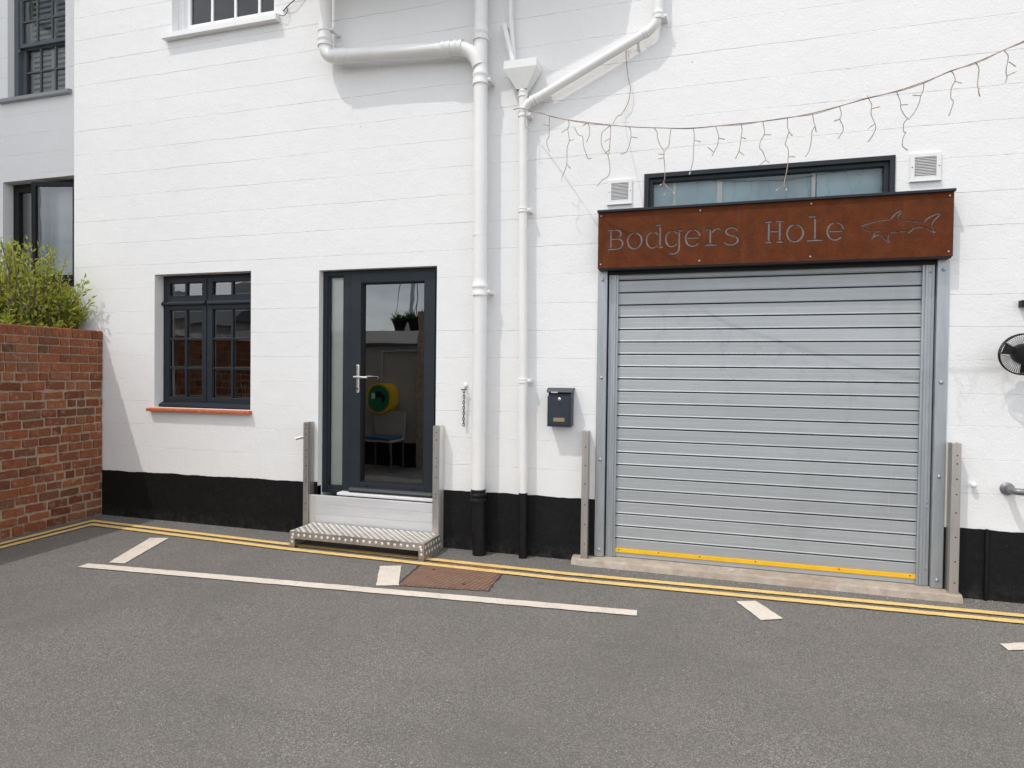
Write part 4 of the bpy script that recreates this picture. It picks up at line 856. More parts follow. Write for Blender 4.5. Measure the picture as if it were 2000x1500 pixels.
# ------------------------------------------------------------------ letter box
lb = thing('letter_box', (-1.115, 0, 1.05), 'dark blue grey wall letter box with a nameplate', 'letterbox')
x0, x1, z0, z1 = -1.208, -1.022, 1.052, 1.330
q = MB(); q.prism([(0.0, z0), (-0.095, z0), (-0.098, z1 - 0.03), (-0.07, z1), (0.0, z1)], 'x', x0 + 0.006, x1); q.build('body', 'letterbox', lb)
q = MB(); q.box(x0, x1 + 0.004, -0.1045, -0.0985, z0 - 0.004, z1 - 0.046, 0.002); q.box(x0 + 0.012, x1 - 0.014, -0.109, -0.104, z0 + 0.012, z1 - 0.055, 0.002); q.build('door', 'letterbox', lb)
q = MB(); q.prism([(0.004, z1 + 0.018), (-0.075, z1 + 0.016), (-0.108, z1 + 0.006), (-0.118, z1 - 0.014), (-0.115, z1 - 0.018), (-0.098, z1 - 0.002), (0.004, z1 + 0.004)], 'x', x0 - 0.004, x1 + 0.008); q.build('flap', 'letterbox', lb)
q = MB(); q.box(x0 + 0.03, x0 + 0.085, -0.119, -0.112, z1 - 0.022, z1 - 0.012, 0.003); q.build('flap_clip', 'chrome', lb)
q = MB(); q.disc_stack((-1.112, -0.108, 1.262), (0, -1, 0), [(0, 0.012), (0.004, 0.012), (0.006, 0.009)], 16); q.build('lock', 'chrome', lb, True)
q = MB(); q.disc_stack((-1.110, -0.108, 1.222), (0, -1, 0), [(0, 0.008), (0.003, 0.007)], 12); q.build('lock_cover', 'anthracite', lb, True)
q = MB(); q.box(-1.158, -1.070, -0.1115, -0.108, 1.088, 1.118, 0.001); q.build('nameplate', 'brass', lb)

# ------------------------------------------------------------------ hanging chain
ch = thing('hanging_chain', (-1.926, 0, 1.33), 'short rusty chain hanging from a hook beside the thick pipe', 'chain')
q = MB(); q.tube(catmull([(-1.925, 0.006, 1.345), (-1.925, -0.03, 1.345), (-1.925, -0.044, 1.335), (-1.925, -0.038, 1.322)], 4), 0.005, 8); q.disc_stack((-1.925, -0.001, 1.352), (0, -1, 0), [(0, 0.024), (0.006, 0.020), (0.012, 0.006)], 12); q.build('hook', 'pvc', ch, True)
q = MB(); q.tube([(-1.952, -0.036, 1.318), (-1.900, -0.036, 1.321)], 0.004, 8); q.build('toggle', 'chain', ch, True)
def link_mesh(rot):
    q = MB(); P = [Vector((0.0078 * math.cos(a), 0, 0.0145 * math.sin(a))) for a in [2 * math.pi * i / 14 for i in range(14)]]; V = []; F = []
    if rot: P = [Vector((p.y, p.x, p.z)) for p in P]
    for i, c in enumerate(P):
        t = (P[(i + 1) % 14] - P[i - 1]).normalized(); s = Vector((1, 0, 0)) if rot else Vector((0, 1, 0)); w = t.cross(s)
        for k in range(5):
            a = 2 * math.pi * k / 5; V.append(c + (s * math.cos(a) + w * math.sin(a)) * 0.0034)
    F = [(i * 5 + k, i * 5 + (k + 1) % 5, ((i + 1) % 14) * 5 + (k + 1) % 5, ((i + 1) % 14) * 5 + k) for i in range(14) for k in range(5)]
    q.add(V, F); return q
lm = [link_mesh(False), link_mesh(True)]; proto = [None, None]
for k in range(13):
    z = 1.306 - 0.0228 * k; w = k % 2
    if proto[w] is None: proto[w] = lm[w].build('link', 'chain', ch, True); o = proto[w]
    else: o = proto[w].copy(); COL.objects.link(o)
    o.location = Vector((-1.925 - 0.0004 * k + random.uniform(-0.001, 0.001), -0.036 + 0.0008 * k, z)) - ch.location
    o.rotation_euler.y = R(random.uniform(-6, 6)); o.rotation_euler.z = R(random.uniform(10, 40))

# ------------------------------------------------------------------ flood barrier at the door
def channel(x0, x1, y0, z0, z1, label, group, holes_z, slot_right=True, mat='stainless', depth_to=-0.0055):
    t = thing('flood_barrier_post', ((x0 + x1) / 2, 0, 0), label, 'post', group)
    q = MB(); th = 0.006
    q.box(x0, x1, y0, y0 + th, z0, z1, 0.0015)                                   # front flange
    if slot_right:
        q.box(x1 - th - 0.004, x1 - 0.004, y0 + th + 0.004, depth_to, z0, z1, 0.0015); q.box(x0, x0 + th, y0 + th - 0.001, depth_to, z0, z1, 0.0015)
    else:
        q.box(x0 + 0.004, x0 + th + 0.004, y0 + th + 0.004, depth_to, z0, z1, 0.0015); q.box(x1 - th, x1, y0 + th - 0.001, depth_to, z0, z1, 0.0015)
    q.box(x0 + 0.001, x1 - 0.001, y0 + 0.03, y0 + 0.036, z0 + 0.003, z1 - 0.006)
    q.build('channel', mat, t)
    for z in holes_z:
        b = MB(); b.disc_stack(((x0 + x1) / 2 + 0.004, y0 + 0.0005, z), (0, -1, 0), [(0, 0.0055), (0.002, 0.005), (0.0025, 0.003)], 8); b.build('bolt', 'chain', t)
    return t
GRP = None
pL = channel(-3.393, -3.345, -0.106, 0.0, 1.008, 'stainless flood barrier post between the casement window and door, with a clamp lever', GRP, (0.985, 0.955, 0.90, 0.765, 0.705, 0.63, 0.515, 0.49, 0.30, 0.25))
q = MB(); q.tube([(-3.385, -0.085, 0.882), (-3.40, -0.10, 0.880), (-3.455, -0.125, 0.862)], [0.012, 0.013, 0.0135], 12); q.build('clamp_lever', 'stainless', pL, True)
q = MB(); q.box(-3.398, -3.390, -0.10, -0.06, 0.93, 0.998, 0.003); q.build('clamp_plate', 'stainless', pL)
pR = channel(-2.166, -2.112, -0.106, 0.0, 1.018, 'stainless flood barrier post between the glazed door and the thick pipe', GRP, (0.965, 0.905, 0.755, 0.685, 0.60, 0.46, 0.43))
q = MB(); q.box(-2.1125, -2.1085, -0.098, -0.0055, 0.0, 1.017, 0.001); q.build('side_plate', 'alu_lit', pR)  # paler plate paints in the brightly lit side face of the post
fb = thing('flood_board', (-2.755, -0.07, 0), 'pale aluminium flood boards slotted across the foot of the glazed door', 'flood barrier')
for a, b in ((0.0, 0.118), (0.119, 0.213), (0.214, 0.299), (0.300, 0.374)):
    q = MB(); q.box(-3.349, -2.162, -0.083, -0.055, a, b, 0.003); q.build('board', 'alu', fb)
q = MB(); q.box(-3.346, -3.275, -0.0865, -0.0825, 0.0, 0.372, 0.0015); q.build('lit_web_strip', 'alu_lit', fb)  # paler strip paints in the lit web of the left post

pa = channel(-0.934, -0.885, -0.100, 0.036, 1.022, 'narrow stainless flood barrier post standing between letter box and shutter', GRP, (0.90, 0.76, 0.62, 0.46, 0.31, 0.16))
pb = channel(1.512, 1.566, -0.100, 0.0, 1.034, 'stainless flood barrier post standing between shutter and grey handrail', GRP, (0.955, 0.90, 0.80, 0.70, 0.58, 0.42, 0.26, 0.12), slot_right=False)

# ------------------------------------------------------------------ chequer-plate step
st = thing('metal_step', (-2.69, -0.27, 0), 'low worn chequer plate step in front of the glazed door', 'step')
sx0, sx1, sy0, sy1, szt = -3.296, -2.088, -0.428, -0.108, 0.140
q = MB(); q.box(sx0, sx1, sy0, sy1, szt - 0.006, szt, 0.002); q.build('tread', 'chequer', st)
q = MB(); q.box(sx0, sx1, sy0 + 0.0005, sy0 + 0.006, szt - 0.062, szt - 0.0055, 0.001); q.build('front_lip', 'chequer', st)
q = MB(); q.box(sx1 - 0.006, sx1 - 0.0005, sy0 + 0.0065, sy1, 0.0, szt - 0.0055, 0.001); q.build('side_plate', 'chequer', st)
q = MB(); q.box(sx0 + 0.0005, sx0 + 0.006, sy0 + 0.0065, sy1, 0.0, szt - 0.0055, 0.001); q.build('side_plate', 'chequer', st)
for a in (sx0, sx1 - 0.048):
    q = MB(); q.box(a, a + 0.048, sy0 + 0.0005, sy0 + 0.006, 0.0, szt - 0.0615, 0.001); q.build('leg', 'chequer', st)
q = MB()
def stud(c, u, v, n, a, b, h=0.0028):
    c, u, v, n = Vector(c), Vector(u), Vector(v), Vector(n); V = []; m = 10
    for rr, hh in ((1.0, 0.0), (0.8, 0.75), (0.4, 1.0)):
        for k in range(m):
            t = 2 * math.pi * k / m; V.append(c + u * (a * rr * math.cos(t)) + v * (b * rr * math.sin(t)) + n * (h * hh))
    q.add(V, [(i * m + k, i * m + (k + 1) % m, (i + 1) * m + (k + 1) % m, (i + 1) * m + k) for i in range(2) for k in range(m)] + [tuple(2 * m + k for k in range(m))])
D = 0.7071
for r in range(11):
    for c in range(43):
        if (r + c) % 2: continue
        x = sx0 + 0.02 + c * 0.028; y = sy0 + 0.018 + r * 0.029
        s = 1 if (c // 1 + r) % 4 < 2 else -1
        if x < sx1 - 0.012 and y < sy1 - 0.01: stud((x, y, szt), (D, s * D, 0), (-s * D, D, 0), (0, 0, 1), 0.0165, 0.0085)
for c in range(22): stud((sx0 + 0.03 + c * 0.0545, sy0 + 0.0005, szt - 0.03 - 0.004 * (c % 2)), (1, 0, 0), (0, 0, 1), (0, -1, 0), 0.0125, 0.012)
for r in range(2):
    for c in range(6): stud((sx1 - 0.0005, sy0 + 0.03 + c * 0.052 + r * 0.02, szt - 0.035 - r * 0.05), (0, 1, 0), (0, 0, 1), (1, 0, 0), 0.0125, 0.016)
for z in (0.05, 0.085): stud((sx1 - 0.024, sy0 + 0.0005, z), (1, 0, 0), (0, 0, 1), (0, -1, 0), 0.010, 0.011); stud((sx0 + 0.024, sy0 + 0.0005, z), (1, 0, 0), (0, 0, 1), (0, -1, 0), 0.010, 0.011)
stuff(q.build('tread_studs', 'stud', st, True))

# ------------------------------------------------------------------ right hand wall fittings
fn = thing('wall_fan', (1.885, -0.16, 1.61), 'round black wire caged fan on a wall bracket', 'fan')
fc = Vector((1.872, -0.165, 1.612)); ax = Vector((-0.10, -1.0, -0.16)).normalized(); e1 = ax.cross(Vector((0, 0, 1))).normalized(); e2 = e1.cross(ax)
def circ(r, off, n=36): return [fc + ax * off + (e1 * math.cos(2 * math.pi * i / n) + e2 * math.sin(2 * math.pi * i / n)) * r for i in range(n + 1)]
q = MB(); q.tube(circ(0.128, 0.0), 0.0042, 6); q.tube(circ(0.128, -0.03), 0.0035, 6); q.build('rim', 'black_metal', fn, True)
q = MB()
for i in range(60):
    a = 2 * math.pi * i / 60; d = e1 * math.cos(a) + e2 * math.sin(a)
    d2 = e1 * math.cos(a + 0.35) + e2 * math.sin(a + 0.35)
    q.tube([fc + d * 0.128, fc + ax * 0.028 + (d * 0.6 + d2 * 0.4).normalized() * 0.09, fc + ax * 0.035 + d2 * 0.05], 0.0012, 4)
    q.tube([fc + d * 0.128 - ax * 0.03, fc - ax * 0.055 + d * 0.06], 0.0012, 4)
q.build('wire_guard', 'black_metal', fn)
q = MB(); q._lathe(fc - ax * 0.07, ax, [(0, 0.03), (0.0, 0.058), (0.03, 0.064), (0.085, 0.064), (0.105, 0.055), (0.11, 0.02)], 24); q.build('motor_hub', 'black_metal', fn, True)
q = MB()
for i in range(3):
    a = 2 * math.pi * i / 3 + 0.4; d = e1 * math.cos(a) + e2 * math.sin(a); t = ax.cross(d)
    q.add([fc + d * 0.05 + t * 0.02 + ax * 0.008, fc + d * 0.118 + t * 0.045 + ax * 0.012, fc + d * 0.118 - t * 0.030 - ax * 0.012, fc + d * 0.05 - t * 0.02 - ax * 0.008], [(0, 1, 2, 3)])
q.build('blade', 'black_metal', fn)
q = MB(); q.tube([fc - ax * 0.05, Vector((1.97, -0.09, 1.63)), Vector((1.99, -0.03, 1.66)), Vector((1.99, 0.004, 1.66))], 0.014, 10); q.box(1.955, 2.03, -0.014, 0.003, 1.58, 1.76, 0.003); q.build('bracket', 'black_metal', fn, True)
q = MB(); q.tube([fc + e1 * -0.128, fc + e1 * -0.148 + e2 * 0.01, fc + e1 * -0.155 + e2 * 0.012 - ax * 0.012], 0.004, 6); q.build('clip', 'black_metal', fn, True)
bx = MB(); bx.box(1.895, 2.05, -0.05, 0.003, 1.922, 1.965, 0.004); tag(bx.build('wall_bracket', 'black_metal'), 'small black bracket on the white wall above the caged fan', 'bracket')
rl = thing('handrail', (2.2, 0, 0.74), 'grey galvanised tube handrail fixed to the white wall beside the shutter', 'handrail')
q = MB(); q.tube([(1.858, 0.0, 0.742), (1.858, -0.06, 0.742)] + bend((1.858, -0.075, 0.742), (1.858, -0.118, 0.742), (1.90, -0.12, 0.742)) + [(2.5, -0.12, 0.742)] + bend((2.55, -0.12, 0.742), (2.6, -0.118, 0.742), (2.6, -0.07, 0.742)) + [(2.6, 0.0, 0.742)], 0.0215, 16); q.build('rail', 'rail_grey', rl, True)
for x in (1.858, 2.6):
    q = MB(); q.disc_stack((x, 0.002, 0.742), (0, -1, 0), [(0, 0.042), (0.008, 0.042), (0.011, 0.037), (0.03, 0.027)], 20); q.build('flange', 'rail_grey', rl, True)
q = MB(); q._lathe(Vector((1.955, -0.12, 0.742)), Vector((1, 0, 0)), [(0, 0.0215), (0, 0.026), (0.03, 0.026), (0.03, 0.0215)], 16); q.build('coupling', 'rail_grey', rl, True)
kb = MB(); kb.disc_stack((1.662, 0.002, 0.757), (0, -1, 0), [(0, 0.011), (0.018, 0.011), (0.022, 0.018), (0.034, 0.019), (0.042, 0.012), (0.044, 0.003)], 16)
tag(kb.build('wall_stud_light', 'white_plastic', None, True), 'small round white fitting on the wall beside the flood post', 'fitting')
cd = MB(); cd.tube([(1.749, -0.014, -0.01), (1.749, -0.014, 0.455), (1.752, -0.012, 0.47)], 0.0115, 10)
tag(cd.build('conduit', 'pipe_black', None, True), 'thin black conduit running up the black plinth below the handrail', 'conduit')

# ------------------------------------------------------------------ brick garden wall
bwall = thing('brick_wall', (-5.85, -1.2, 0), 'old red brick garden wall with a brick on edge coping', 'wall')
d_ = Vector((0.0815, -1.0, 0)).normalized(); n_ = Vector((-d_.y, d_.x, 0))
B0 = Vector((-5.774, -0.001, 0))
def bmap(u, z, dep):            # dep grows into the wall
    p = B0 + d_ * u - n_ * dep; return (p.x, p.y, z)
LEN, THK = 2.9, 0.225
q = MB()
cs = [bmap(0.0, 0, 0.010), bmap(LEN, 0, 0.010), bmap(LEN, 0, THK), bmap(0.0, 0, THK)]
q.prism([(c[0], c[1]) for c in cs], 'z', -0.1, 1.806); q.build('mortar_bed', 'mortar', bwall)
zz = [1.416 * k / 17 + random.uniform(-0.004, 0.004) if 0 < k < 17 else 1.416 * k / 17 for k in range(18)] + [1.503, 1.583, 1.660, 1.735]
rest = MB(); nb = 0
for r in range(len(zz) - 1):
    z0, z1 = zz[r], zz[r + 1]; old = r < 17
    u = -random.uniform(0.0, 0.20) if old else (-0.05 if r % 2 else -0.155); head = bool(r % 2)
    while u < LEN:
        w = (random.choice((0.105, 0.108, 0.215, 0.22, 0.212, 0.16)) if old else (0.103 if head else 0.213)) + random.uniform(-0.006, 0.006)
        a, b = max(u, 0.002), min(u + w, LEN)
        head = not head
        if b - a > 0.03:
            g_ = random.uniform(0.0025, 0.0060) if old else 0.0045
            mb = MB(); tilt = random.uniform(-0.007, 0.007) if old else 0.0
            f = random.uniform(-0.004, 0.007) if old else random.uniform(-0.001, 0.0015)
            mp = lambda uu, zz_, dep, t=tilt, a=a: bmap(uu, zz_ + t * (uu - a) / 0.2, dep)
            piece(mb, a, b, z0, z1, f, mp, g_, g_, g_, g_, 0.009 if old else 0.0045, 0.020, 4, 0.0038 if old else 0.001, 0.005 if old else 0.001)
            if a < 1.40 and nb < 300: mb.build('brick', 'brick', bwall, recalc=False); nb += 1
            else: rest.add(mb.v, mb.f)
        u += w + 0.0005
u = 0.002
while u < LEN:
    w = 0.0715 + random.uniform(-0.003, 0.003); mb = MB(); h = 1.826 + random.uniform(-0.003, 0.002)
    u1 = u + w - 0.0105; f = random.uniform(-0.004, 0.001); e = 0.006
    P = []
    for dep, zz0, zz1 in ((f + e, 1.741, h - e), (f, 1.745, h - 2 * e), (THK - f - e, 1.741, h - e)): pass
    prof_ = [(f + 0.004, 1.741), (f, 1.747), (f, h - 0.010), (f + 0.010, h), (THK - 0.010, h - 0.004), (THK, h - 0.012), (THK, 1.741)]
    V = []
    for uu, ins in ((u, 0.004), (u + 0.005, 0.0), (u1 - 0.005, 0.0), (u1, 0.004)):
        for dep, z in prof_: V.append(bmap(uu, z - (ins if z > 1.76 else -ins * 0.5), dep + (ins if dep < 0.1 else -ins)))
    k = len(prof_)
    mb.add(V, [(i * k + j, (i + 1) * k + j, (i + 1) * k + (j + 1) % k, i * k + (j + 1) % k) for i in range(3) for j in range(k)] + [tuple(range(k)), tuple(3 * k + j for j in range(k))])
    if u < 1.5: mb.build('coping_brick', 'brick', bwall)
    else: rest.add(mb.v, mb.f)
    u += w
stuff(rest.build('brick_rest', 'brick', bwall, recalc=False))

# ------------------------------------------------------------------ shrub behind the brick wall
sr = thing('leafy_shrub', (-6.62, -0.50, 0), 'yellow green leafy shrub spilling over the top of the brick wall', 'shrub')
rnd = random.Random(5)
stems = MB(); lv = MB()
def leaf(p, d, L, W):
    d = d.normalized(); s = d.cross(Vector((rnd.uniform(-1, 1), rnd.uniform(-1, 1), rnd.uniform(-0.3, 1)))).normalized(); up = s.cross(d)
    m = p + d * L * 0.5 + up * L * 0.10; t = p + d * L
    lv.add([p, m + s * W, t, m - s * W], [(0, 1, 2), (0, 2, 3)])
def sprig(a, b, n, L0, spread=0.055):
    bow_ = Vector((rnd.uniform(-0.05, 0.05), rnd.uniform(-0.05, 0.05), 0.03))
    P = catmull([a, a.lerp(b, 0.5) + bow_, b], 6)
    stems.tube(P, [0.0065 - 0.0052 * i / (len(P) - 1) for i in range(len(P))], 5)
    for i in range(n):
        t = 0.12 + 0.88 * (i + rnd.random()) / n; k = min(int(t * (len(P) - 1)), len(P) - 2); c = P[k].lerp(P[k + 1], t * (len(P) - 1) - k)
        ax_ = (P[k + 1] - P[k]).normalized()
        out = Vector((rnd.gauss(0, 1), rnd.gauss(0, 1), rnd.gauss(0.1, 0.8))).normalized()
        leaf(c + out * rnd.uniform(0, spread * 0.5), out * 0.85 + ax_ * 0.8, L0 * rnd.uniform(0.6, 1.2), L0 * rnd.uniform(0.13, 0.22))
root = Vector((-6.62, -0.50, 0.0))
for k in range(14):
    a = 2 * math.pi * k / 14; e = root + Vector((0.42 * math.cos(a), 0.36 * math.sin(a), rnd.uniform(1.2, 1.6)))
    stems.tube(catmull([root + Vector((0.06 * math.cos(a), 0.06 * math.sin(a), 0)), root.lerp(e, 0.5) + Vector((0, 0, 0.1)), e], 5), [0.016, 0.015, 0.014, 0.013, 0.012, 0.012, 0.011, 0.010, 0.009, 0.008, 0.007], 6)
def inside(c):
    if c.x > -6.00 and c.z < 1.86: return False
    if c.x > -6.19 and c.y > -0.035: return False
    return c.y < 0.40
for k in range(980):
    th_ = rnd.uniform(0, 2 * math.pi); ph = math.acos(rnd.uniform(-0.2, 1)); rr = rnd.uniform(0.5, 1.0)
    c = Vector((-6.50, -0.24, 1.80)) + Vector((0.62 * rr * math.sin(ph) * math.cos(th_), 0.50 * rr * math.sin(ph) * math.sin(th_), 0.62 * rr * math.cos(ph)))
    a_ = c - Vector((rnd.uniform(-0.10, 0.10) + 0.10 * math.cos(th_), rnd.uniform(-0.08, 0.08), rnd.uniform(0.12, 0.26)))
    if inside(c) and inside(a_): sprig(a_, c, 14, 0.066)
for k in range(80):            # long shoots that stand clear of the crown
    x = rnd.uniform(-6.95, -6.02); y = rnd.uniform(-0.60, -0.08); h = 2.38 + rnd.uniform(0, 0.30) - 0.45 * max(0, x + 6.20)
    a_ = Vector((x, y, 1.95)); sprig(a_, Vector((x + rnd.uniform(-0.12, 0.10), y + rnd.uniform(-0.1, 0.02), h)), 18, 0.060)
for e in ((-5.83, -0.1, 2.05), (-5.88, -0.11, 2.32), (-5.93, -0.12, 2.21), (-5.80, -0.1, 2.13), (-6.0, -0.13, 2.26), (-5.9, -0.1, 1.95), (-6.06, -0.14, 2.36), (-5.85, -0.12, 2.23), (-5.96, -0.1, 2.01), (-6.03, -0.12, 2.11), (-5.91, -0.15, 2.12), (-5.87, -0.13, 2.0), (-5.98, -0.2, 2.18)):
    sprig(Vector((-6.10, -0.16, 1.82)), Vector(e), 24, 0.060)
stems.build('trunk', 'bark', sr, True); lv.build('crown', 'leaf', sr, recalc=False)
bed = MB(); bed.box(-9.2, -5.99, -2.9, 0.50, -0.02, 0.06); struct(bed.build('garden_bed', 'soil'))

# ------------------------------------------------------------------ neighbouring house, set back
nbh = thing('neighbour_house', (-7.5, 0.5, 0), 'pale rendered neighbouring house with a grey sash window, set back behind the shrub', 'building')
NY = 0.50
nh = [(-7.775, -6.90, 4.49, 6.3), (-7.852, -6.25, 2.40, 3.588)]
core = MB()
for (x0, x1, z0, z1) in rect_minus((-9.6, -5.9, -0.1, 7.4), nh): core.box(x0, x1, NY + 0.0049, NY + 0.30, z0, z1)
nco = core.build('wall', 'grey_wall', nbh)
NZ = [0.0 + 0.2265 * k + 0.03 for k in range(33)]
block_wall(nco, -9.6, -5.9, NY, NZ, nh, 'grey_wall', 0.447, lambda x, z: -8.2 < x < -6.1 and 1.9 < z < 5.7, 0.11)
rm = MB()
for (x0, x1, z0, z1) in nh:
    a0, a1, b0, b1, c0, c1 = x0 - 0.2, x1 + 0.2, NY + 0.301, NY + 2.0, z0 - 0.2, z1 + 0.2
    v = [(x, y, z) for z in (c0, c1) for y in (b0, b1) for x in (a0, a1)]; rm.add(v, [(0, 2, 3, 1), (4, 5, 7, 6), (2, 6, 7, 3), (0, 4, 6, 2), (1, 3, 7, 5)])
rm.build('interior', 'room_wall', nbh, recalc=False)
sw = holder('window', (-7.34, NY, 4.49), nbh); sw['label'] = 'grey painted sash window with louvred shutters behind its panes'
sy = NY + 0.085
q = MB(); ring(q, -7.775, -6.90, 4.4905, 6.299, 0.062, sy - 0.012, sy + 0.10); q.build('frame', 'sash_grey', sw)
MR = 5.16
q = MB(); ring(q, -7.715, -6.955, MR - 0.015, 6.24, 0.042, sy + 0.004, sy + 0.04, 0.003); q.build('sash', 'sash_grey', sw)
q = MB(); ring(q, -7.715, -6.955, 4.555, MR + 0.015, 0.042, sy + 0.045, sy + 0.08, 0.003, wb=0.055); q.build('sash', 'sash_grey', sw)
xs_ = [-7.675, -7.448, -7.222, -6.995]
for (za, zb, yy) in ((4.612, MR - 0.026, sy + 0.06), (MR + 0.026, 6.20, sy + 0.02)):
    for x in xs_[1:-1]:
        q = MB(); bar(q, x - 0.010, x + 0.010, yy - 0.010, yy + 0.012, za, zb, 0.002); q.build('glazing_bar', 'sash_grey', sw)
    nr = 2 if zb < 5.3 else 4
    for k in range(1, nr):
        z = za + (zb - za) * k / nr; q = MB(); bar(q, -7.675, -6.995, yy - 0.009, yy + 0.011, z - 0.010, z + 0.010, 0.002); q.build('glazing_bar', 'sash_grey', sw)
    for c in range(3):
        for k in range(nr):
            u0 = za + (zb - za) * k / nr; u1 = za + (zb - za) * (k + 1) / nr; t = random.uniform(-0.003, 0.003)
            q = MB(); q.add([(xs_[c], yy + 0.004, u0), (xs_[c + 1], yy + 0.005 + t, u0), (xs_[c + 1], yy + 0.006 + t, u1), (xs_[c], yy + 0.005, u1)], [(0, 1, 2, 3)]); q.build('pane', 'glass', sw, recalc=False)
q = MB(); q.tube([(-7.705, sy + 0.0, MR - 0.03), (-7.705, sy - 0.004, MR - 0.075)], 0.012, 8); q.build('sash_horn', 'sash_grey', sw)
q = MB(); q.prism([(NY + 0.12, 4.545), (NY - 0.04, 4.528), (NY - 0.055, 4.520), (NY - 0.055, 4.484), (NY + 0.004, 4.482), (NY + 0.12, 4.489)], 'x', -7.88, -6.80); q.build('sill', 'sill_grey', sw)
slt = None
for c in range(2):
    x0, x1 = (-7.70, -7.335) if c == 0 else (-7.325, -6.95)
    q = MB(); ring(q, x0, x1, 4.56, 6.25, 0.030, sy + 0.118, sy + 0.145, 0.002); q.build('shutter_frame', 'blind', sw)
    for k in range(26):
        z = 4.60 + 0.062 * k
        if slt is None:
            W_ = 0.302
            m_ = MB(); m_.add([(0, 0.0, 0.0), (W_, 0.0, 0.0), (W_, 0.030, 0.046), (0, 0.030, 0.046), (0, 0.006, -0.004), (W_, 0.006, -0.004), (W_, 0.036, 0.042), (0, 0.036, 0.042)], [(0, 1, 2, 3), (4, 5, 6, 7), (0, 1, 5, 4), (3, 2, 6, 7)])
            slt = m_.build('shutter_slat', 'blind', sw); o = slt
        else: o = slt.copy(); COL.objects.link(o)
        o.location = Vector((x0 + 0.031, sy + 0.112, z)) - wloc(sw)
lw = holder('window', (-7.05, NY, 2.4), nbh); lw['label'] = 'dark framed casement window with one sash ajar, behind the shrub'
ly = NY + 0.115
q = MB(); ring(q, -7.852, -6.25, 2.401, 3.5875, 0.055, ly, ly + 0.07); bar(q, -7.41, -7.35, ly + 0.002, ly + 0.068, 2.44, 3.55); bar(q, -6.84, -6.78, ly + 0.002, ly + 0.068, 2.44, 3.55); q.build('frame', 'black_metal', lw)
q = MB(); ring(q, -7.80, -7.415, 2.455, 3.535, 0.045, ly - 0.008, ly + 0.04, 0.003); q.build('sash', 'black_metal', lw)
q = MB(); q.add([(-7.76, ly + 0.02, 2.49), (-7.45, ly + 0.021, 2.49), (-7.45, ly + 0.022, 3.50), (-7.76, ly + 0.021, 3.50)], [(0, 1, 2, 3)]); q.build('pane', 'glass', lw, recalc=False)
q = MB(); q.add([(-6.80, ly + 0.02, 2.49), (-6.30, ly + 0.021, 2.49), (-6.30, ly + 0.022, 3.50), (-6.80, ly + 0.021, 3.50)], [(0, 1, 2, 3)]); q.build('pane', 'glass', lw, recalc=False)
# sash standing ajar, hinged on its right
hx, hy, ang = -6.835, ly - 0.004, R(14)
def swing(mb):
    mb.v = [(hx - (hx - x) * math.cos(ang) , hy + (y - hy) - (hx - x) * math.sin(ang), z) for x, y, z in mb.v]; return mb
q = MB(); ring(q, -7.365, -6.835, 2.455, 3.545, 0.048, hy - 0.03, hy + 0.015, 0.003); swing(q).build('open_sash', 'black_metal', lw)
q = MB(); q.add([(-7.32, hy - 0.008, 2.50), (-6.88, hy - 0.008, 2.50), (-6.88, hy - 0.008, 3.50), (-7.32, hy - 0.008, 3.50)], [(0, 1, 2, 3)]); swing(q).build('pane', 'glass', lw, recalc=False)
q = MB(); q.box(-7.80, -7.10, ly + 0.14, ly + 0.145, 2.42, 3.56); q.build('curtain', 'blind', lw)
q = MB(); q.prism([(NY + 0.10, 2.41), (NY - 0.03, 2.396), (NY - 0.03, 2.365), (NY + 0.004, 2.362), (NY + 0.1, 2.399)], 'x', -7.89, -6.2); q.build('sill', 'black_metal', lw)

# unseen tall wing, added so that its shade covers the neighbour's front
wg = thing('added_shade_wing', (-10.2, -1.4, 0), 'tall pale wing out of view, added to shade the neighbouring house front', 'building')
q = MB(); q.box(-11.6, -9.0, -3.25, 0.499, -0.1, 13.0); q.build('wall', 'grey_wall', wg)
q = MB(); q.prism([(-11.9, 13.001), (-8.7, 13.001), (-10.3, 14.4)], 'y', -3.5, 0.7); q.build('roof', 'slate', wg)
for z in (3.2, 6.2, 9.2):
    for y in (-2.5, -0.9):
        q = MB(); q.box(-9.005, -8.985, y - 0.42, y + 0.42, z, z + 1.4, 0.01); w_ = q.build('window', 'sash_grey', wg)
        q = MB(); q.add([(-8.983, y - 0.36, z + 0.06), (-8.983, y + 0.36, z + 0.06), (-8.983, y + 0.36, z + 1.34), (-8.983, y - 0.36, z + 1.34)], [(0, 1, 2, 3)]); q.build('pane', 'glass_dark', w_, recalc=False)

# ------------------------------------------------------------------ the yard wall opposite, mirrored in the glass
OY = -3.90
ow_ = thing('yard_wall', (-6.3, OY - 0.12, 0), 'grey rendered yard wall with a black foot, mirrored in the glazed door', 'wall')
M['render'] = plain('grey_render', (0.33, 0.31, 0.28), 0.9, 0, 0.12, 3, 40, 0.4, 0.004, 0.2)
q = MB(); q.box(-9.0, -4.26, OY - 0.24, OY, -0.05, 1.86); q.build('wall', 'render', ow_)
q = MB(); q.box(-9.0, -4.262, OY - 0.001, OY + 0.008, -0.05, 0.38); q.build('plinth', 'black_paint', ow_)
q = MB(); q.box(-9.0, -4.25, OY - 0.30, OY + 0.05, 1.861, 1.90, 0.004); q.build('coping', 'slate', ow_)
q = MB(); q.box(-9.0, -4.255, OY - 0.22, OY + 0.02, 1.9005, 2.09, 0.004); q.build('parapet', 'pvc', ow_)
q = MB(); q.box(-4.255, -3.98, OY - 0.30, OY + 0.03, -0.05, 2.38, 0.01); q.build('pier', 'mortar', ow_)
